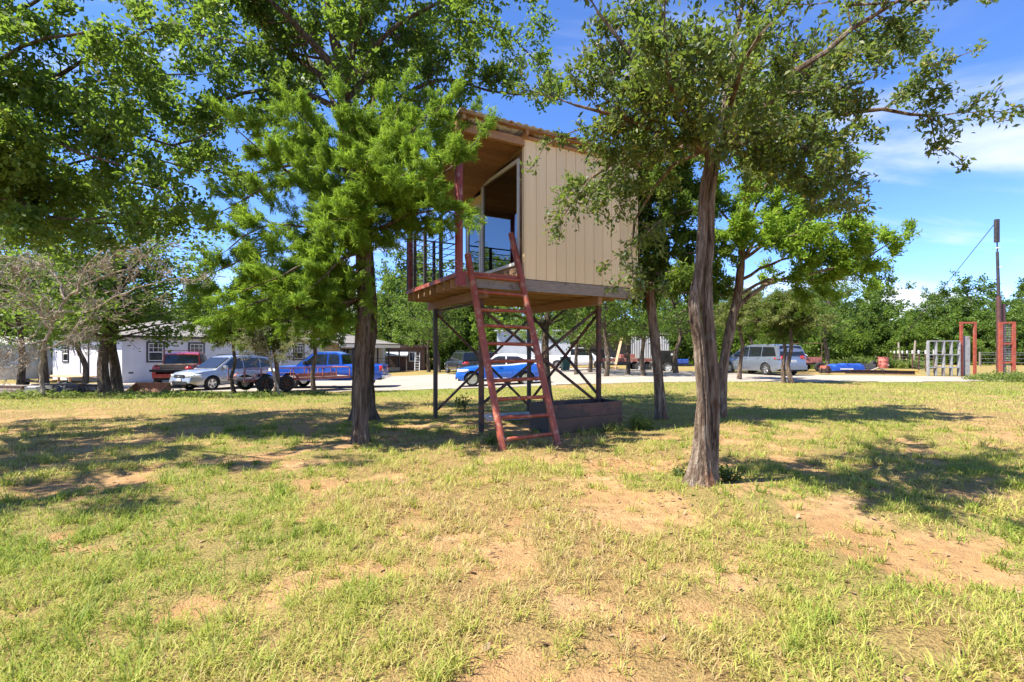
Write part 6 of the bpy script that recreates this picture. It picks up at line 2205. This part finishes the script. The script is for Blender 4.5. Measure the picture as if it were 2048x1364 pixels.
# yard trees, each placed where it stands
yard = [
    ('oak_b', 'oak_tree', 212, 17.9, 1.15, 0.4, 'grey forked oak on the lawn edge before the house door'),
    ('oak_a', 'oak_tree', 38, 20.5, 0.75, 1.3, 'dark oak standing over the junk beside the camper'),
    ('oak_b', 'oak_tree', 92, 25.0, 0.95, 2.2, 'thick dark oak trunk left of the house end window'),
    ('oak_a', 'oak_tree', 168, 25.5, 0.80, 3.0, 'straight oak trunk standing before the white end door'),
    ('oak_a', 'oak_tree', 236, 18.6, 1.05, 4.1, 'brown trunked oak twin beside the grey forked oak'),
    ('cedar_a', 'cedar_tree', 548, 17.6, 0.72, 0.5, 'bushy dark cedar overhanging the red railed trailer'),
    ('cedar_b', 'cedar_tree', 470, 21.5, 0.72, 2.5, 'pale feathery cedar over the silver car roof'),
    ('cedar_a', 'cedar_tree', 630, 20.5, 0.85, 4.4, 'dark cedar between the trailer and the thick oak'),
    ('oak_b', 'oak_tree', 1097, 13.2, 0.72, 1.0, 'grey trunked oak growing just behind the cabin'),
    ('oak_a', 'oak_tree', 1212, 27.5, 0.78, 0.9, 'slim oak in the yard beside the leaning plank'),
    ('oak_b', 'oak_tree', 1256, 29.5, 0.75, 2.0, 'dark slim oak before the corrugated panel'),
    ('oak_a', 'oak_tree', 1288, 27.0, 0.72, 3.7, 'pale slim oak beside the small black trailer'),
    ('oak_b', 'oak_tree', 1152, 31.0, 0.72, 5.1, 'slim oak standing before the white pickup'),
    ('oak_a', 'oak_tree', 1352, 30.5, 0.85, 5.5, 'broad oak right of the small black trailer'),
    ('oak_a', 'oak_tree', 1180, 33.5, 0.80, 2.3, 'leafy oak shading the gooseneck trailer neck'),
    ('oak_b', 'oak_tree', 1075, 36.0, 0.85, 0.2, 'leafy oak standing before the pale barn wall'),
    ('oak_b', 'oak_tree', 1400, 33.0, 0.85, 1.6, 'leafy oak half hidden by the double stemmed tree'),
    ('cedar_b', 'cedar_tree', 1478, 23.4, 0.88, 0.3, 'olive feathery cedar at the minivan front wheel'),
    ('cedar_b', 'cedar_tree', 1586, 20.8, 0.80, 1.9, 'olive feathery cedar by the minivan tail on the lawn edge'),
    ('cedar_a', 'cedar_tree', 1568, 21.2, 0.76, 4.0, 'thin stemmed cedar twin beside the minivan tail'),
    ('cedar_a', 'cedar_tree', 1500, 31.0, 1.0, 4.8, 'dark cedar rising behind the minivan roof'),
    ('oak_a', 'oak_tree', 1655, 41.0, 0.95, 2.6, 'round oak behind the pipe hoop wagon'),
    ('oak_b', 'oak_tree', 858, 47.5, 1.0, 1.2, 'slender oak beside the white ladder'),
    ('oak_a', 'oak_tree', 878, 46.5, 0.95, 3.3, 'slender oak right of the white ladder tree'),
    ('oak_b', 'oak_tree', 842, 53.5, 1.1, 4.0, 'tall oak behind the brown shed'),
]
for key, nm, ppx, d, s, rz_, lab in yard:
    x_, y_ = at(ppx, d)
    plant(key, nm, x_, y_, s, rz_, lab, 'yard trees', sz=0.70 if ppx in (212, 236) else 1.0)

# the wood behind, tree by tree
LABW = {'wood_a': 'tall leafy oak of the wood', 'wood_b': 'slender leafy oak of the wood', 'wood_c': 'low broad oak', 'wood_d': 'bushy green understorey tree'}


def wood(px0, px1, n, d0, d1, s0, s1, where, keys=('wood_a', 'wood_b', 'wood_c')):
    for i in range(n):
        ppx = px0 + (px1 - px0) * (i + hr.random()) / n
        d = hr.uniform(d0, d1)
        k = hr.choice(keys)
        x_, y_ = at(ppx, d)
        plant(k, 'wood_tree', x_, y_, hr.uniform(s0, s1), hr.uniform(0, 6.28), LABW[k] + where, 'trees of the wood%s (%s)' % (where, k), z=G(x_, y_))


wood(1640, 2200, 24, 56, 80, 0.72, 0.92, ' beyond the fence and scrap heap')
wood(1640, 2200, 16, 50, 58, 0.55, 0.72, ' beyond the fence and scrap heap', ('wood_c', 'wood_d'))
wood(990, 1660, 22, 60, 82, 0.72, 1.0, ' behind the metal barn and shed')
wood(1320, 1660, 8, 46, 54, 0.55, 0.8, ' behind the minivan', ('wood_c', 'wood_d'))
wood(770, 1000, 12, 57, 76, 0.9, 1.15, ' behind the brown shed')
wood(780, 1000, 6, 56, 60, 0.6, 0.75, ' behind the brown shed', ('wood_c', 'wood_d'))
wood(-260, 780, 26, 58, 86, 0.8, 1.1, ' behind the white house')
wood(-260, 120, 9, 34, 46, 0.7, 0.95, ' beside the camper trailer')
# far masses that close the horizon
rngm = np.random.default_rng(91)
for nm, px0, px1, d0, d1, hgt, lab in (('far_wood', -700, 900, 95, 130, 10, 'far wood closing the view behind the house'), ('far_wood', 900, 3000, 92, 125, 9, 'far wood closing the view behind the field')):
    n = 26000
    dd = rngm.uniform(d0, d1, n)
    xx = (rngm.uniform(px0, px1, n) - 1024) / FPX * dd
    top_ = hgt * (0.72 + 0.5 * fbm(xx, dd, 9.0, 3, 3, 3))
    zz = top_ * rngm.random(n) ** 0.7
    s = rngm.uniform(0.5, 1.1, n)
    a1 = rngm.normal(0, 1, (n, 3))
    a1 /= np.linalg.norm(a1, axis=1, keepdims=True)
    a2 = np.cross(a1, rngm.normal(0, 1, (n, 3)))
    a2 /= np.linalg.norm(a2, axis=1, keepdims=True)
    c = np.stack([xx, dd, zz], -1)
    V = np.stack([c - a1 * s[:, None] * 0.6, c + a2 * s[:, None] * 0.4, c + a1 * s[:, None] * 0.6, c - a2 * s[:, None] * 0.4], 1).reshape(-1, 3)
    F = (np.arange(n) * 4)[:, None] + np.array([[0, 1, 2, 3]])
    o = link_mesh(nm, np_mesh(nm, V, F, M_leaf_far, {'rnd': np.repeat(rngm.random(n), 4)}))
    tag(o, lab, 'wood', None, 'stuff')

# dead tree with bleached bare branches
T = Tree(201)
T.kids = 5
T.minr = 0.008
T.skipr = 0.0
T.droop = 0.0
dx0, dy0 = X(86, 15.8), 15.8
zb = G(dx0, dy0)
T.limb([Vector((dx0, dy0, zb - 0.1)), W(84, 720, 15.8), W(100, 660, 15.7), W(130, 600, 15.6), W(190, 560, 15.5), W(250, 540, 15.5)], 0.075, 0.02, 16, 1.0, 2, up=0.05, start=0.4, wander=0.06)
for pts in ([W(100, 660, 15.7), W(60, 600, 15.4), W(20, 570, 15.2), W(-40, 565, 15.0)], [W(130, 600, 15.6), W(110, 550, 15.8), W(60, 520, 16.0), W(0, 510, 16.2)],
            [W(120, 625, 15.6), W(180, 620, 15.3), W(240, 590, 15.2), W(330, 560, 15.1), W(385, 560, 15.0)], [W(150, 590, 15.5), W(170, 540, 15.2), W(210, 500, 15.0), W(300, 490, 15.0)],
            [W(90, 700, 15.7), W(130, 680, 15.3), W(160, 640, 15.1)], [W(95, 680, 15.7), W(50, 690, 15.4), W(15, 720, 15.2)]):
    T.limb(pts, 0.038, 0.010, 11, 0.9, 2, up=0.05, start=0.2, wander=0.05)
T.finish('dead_tree', (dx0, dy0, zb), M_bark_dead, None, None, 'dead bleached tree with a tangle of bare branches before the house', 'tree')
# half bare sapling by the trailer
T = Tree(203)
T.kids = 6
T.minr = 0.005
T.skipr = 0.0
sx0, sy0_ = X(562, 17.0), 17.0
zb = G(sx0, sy0_)
T.limb([Vector((sx0, sy0_, zb - 0.1)), W(545, 740, 17.0), W(538, 710, 17.0), W(530, 680, 17.0)], 0.05, 0.02, 9, 0.9, 2, up=0.1, start=0.5)
T.limb([W(540, 715, 17.0), W(570, 690, 16.8), W(610, 670, 16.6)], 0.025, 0.008, 9, 0.7, 2, up=0.1)
T.limb([W(540, 715, 17.0), W(510, 690, 17.0), W(490, 660, 17.0)], 0.025, 0.008, 9, 0.6, 2, up=0.1)
T.tw = T.tw[::3]
T.finish('bare_sapling', (sx0, sy0_, zb), M_bark_dead, M_leaf_pale, dict(per=3, size=0.07, aspect=0.4, spread=0.05), 'leaning half bare sapling before the trailer wheels', 'tree')


# weeds and low bushes
def bush(name, label, x, y, n, rad, hgt, lsize, mat, seed, cat='plant', group=None, aspect=0.45):
    g = np.random.default_rng(seed)
    T = Tree(seed)
    z = G(x, y)
    for i in range(n):
        a = g.uniform(0, 6.28)
        r = rad * math.sqrt(g.random())
        h = hgt * g.uniform(0.5, 1.1) * (1 - 0.5 * (r / rad) ** 2)
        p = Vector((x + math.cos(a) * r * 0.4, y + math.sin(a) * r * 0.4, z - 0.01))
        q = Vector((x + math.cos(a) * r, y + math.sin(a) * r, z + h))
        T.wood.tube([p, p.lerp(q, 0.5) + Vector((0, 0, h * 0.1)), q], [0.006, 0.004, 0.002], 3, cap=False)
        T.tw.append((p.lerp(q, 0.35), q))
    root = thing(name, (x, y, z), 0, label, cat, group)
    L = Vector((x, y, z))
    T.wood.v = [(a - L.x, b - L.y, c - L.z) for a, b, c in T.wood.v]
    T.wood.build('stem', mat, root)
    V, F, rn = T.leaves(per=9, size=lsize, aspect=aspect, spread=lsize * 0.4, along=0.5, upn=0.5)
    V = V - np.array(L[:])
    link_mesh('foliage', np_mesh('foliage', V, F, mat, {'rnd': rn}), root)
    return root


bush('weed_clump', 'leafy green weed at the foot of the double stemmed tree', X(1455, 4.75), 4.75, 26, 0.16, 0.13, 0.045, M_leaf_gum, 301)
bush('weed_clump', 'small trailing weed on the sand left of the double stem', X(1360, 4.95), 4.95, 18, 0.14, 0.08, 0.035, M_leaf_gum, 302)
bush('weed_clump', 'dark leafy seedling growing behind the cabin stilts', X(925, 11.2), 11.2, 12, 0.2, 0.45, 0.09, M_leaf_gum, 303)
bush('weed_clump', 'green seedling beside the ladder foot', X(985, 7.0), 7.0, 16, 0.12, 0.22, 0.05, M_leaf_bush, 304)
bush('grass_tuft', 'tall spiky grass tuft at the end of the planter', X(1282, 8.5), 8.5, 60, 0.24, 0.26, 0.10, M_leaf_bush, 305, aspect=0.1)
bush('grass_tuft', 'dry spiky grass tuft against the planter side', X(1225, 8.2), 8.2, 40, 0.22, 0.14, 0.10, M_leaf_pale, 306, aspect=0.1)
k = 0
for ppx, d, rad, hg in ((40, 17.0, 0.9, 0.24), (130, 16.5, 1.0, 0.20), (255, 17.0, 0.9, 0.22), (380, 16.5, 1.1, 0.17), (450, 15.5, 1.2, 0.17), (520, 16.0, 1.0, 0.18), (610, 17.5, 0.9, 0.16), (300, 15.5, 1.0, 0.15), (80, 14.8, 1.1, 0.18), (340, 18.5, 0.8, 0.16)):
    bush('weed_patch', 'pale low weed patch along the far lawn edge', X(ppx, d), d, 55, rad, hg, 0.10, M_leaf_bush if k % 2 else M_leaf_pale, 320 + k, 'weeds', 'weed patches along the far lawn edge')
    k += 1
for ppx, d, rad, hg in ((1700, 44, 2.0, 0.9), (1745, 46, 2.2, 1.0), (1795, 41, 1.6, 0.8), (1830, 40, 1.4, 0.6), (1600, 40, 2.0, 0.9)):
    bush('weed_patch', 'lush green weed bank behind the scrap heap', X(ppx, d), d, 90, rad, hg, 0.28, M_leaf_bush, 340 + k, 'weeds', 'weed banks behind the scrap heap')
    k += 1
bush('weed_patch', 'bright green creeping weeds in front of the ladder-like post', X(2005, 22.5), 22.5, 120, 1.6, 0.35, 0.13, M_leaf_bush, 371, 'weeds')
bush('weed_patch', 'green sprawling weeds beside the tall pole base', X(2040, 23.5), 23.5, 120, 1.6, 0.5, 0.13, M_leaf_bush, 372, 'weeds')
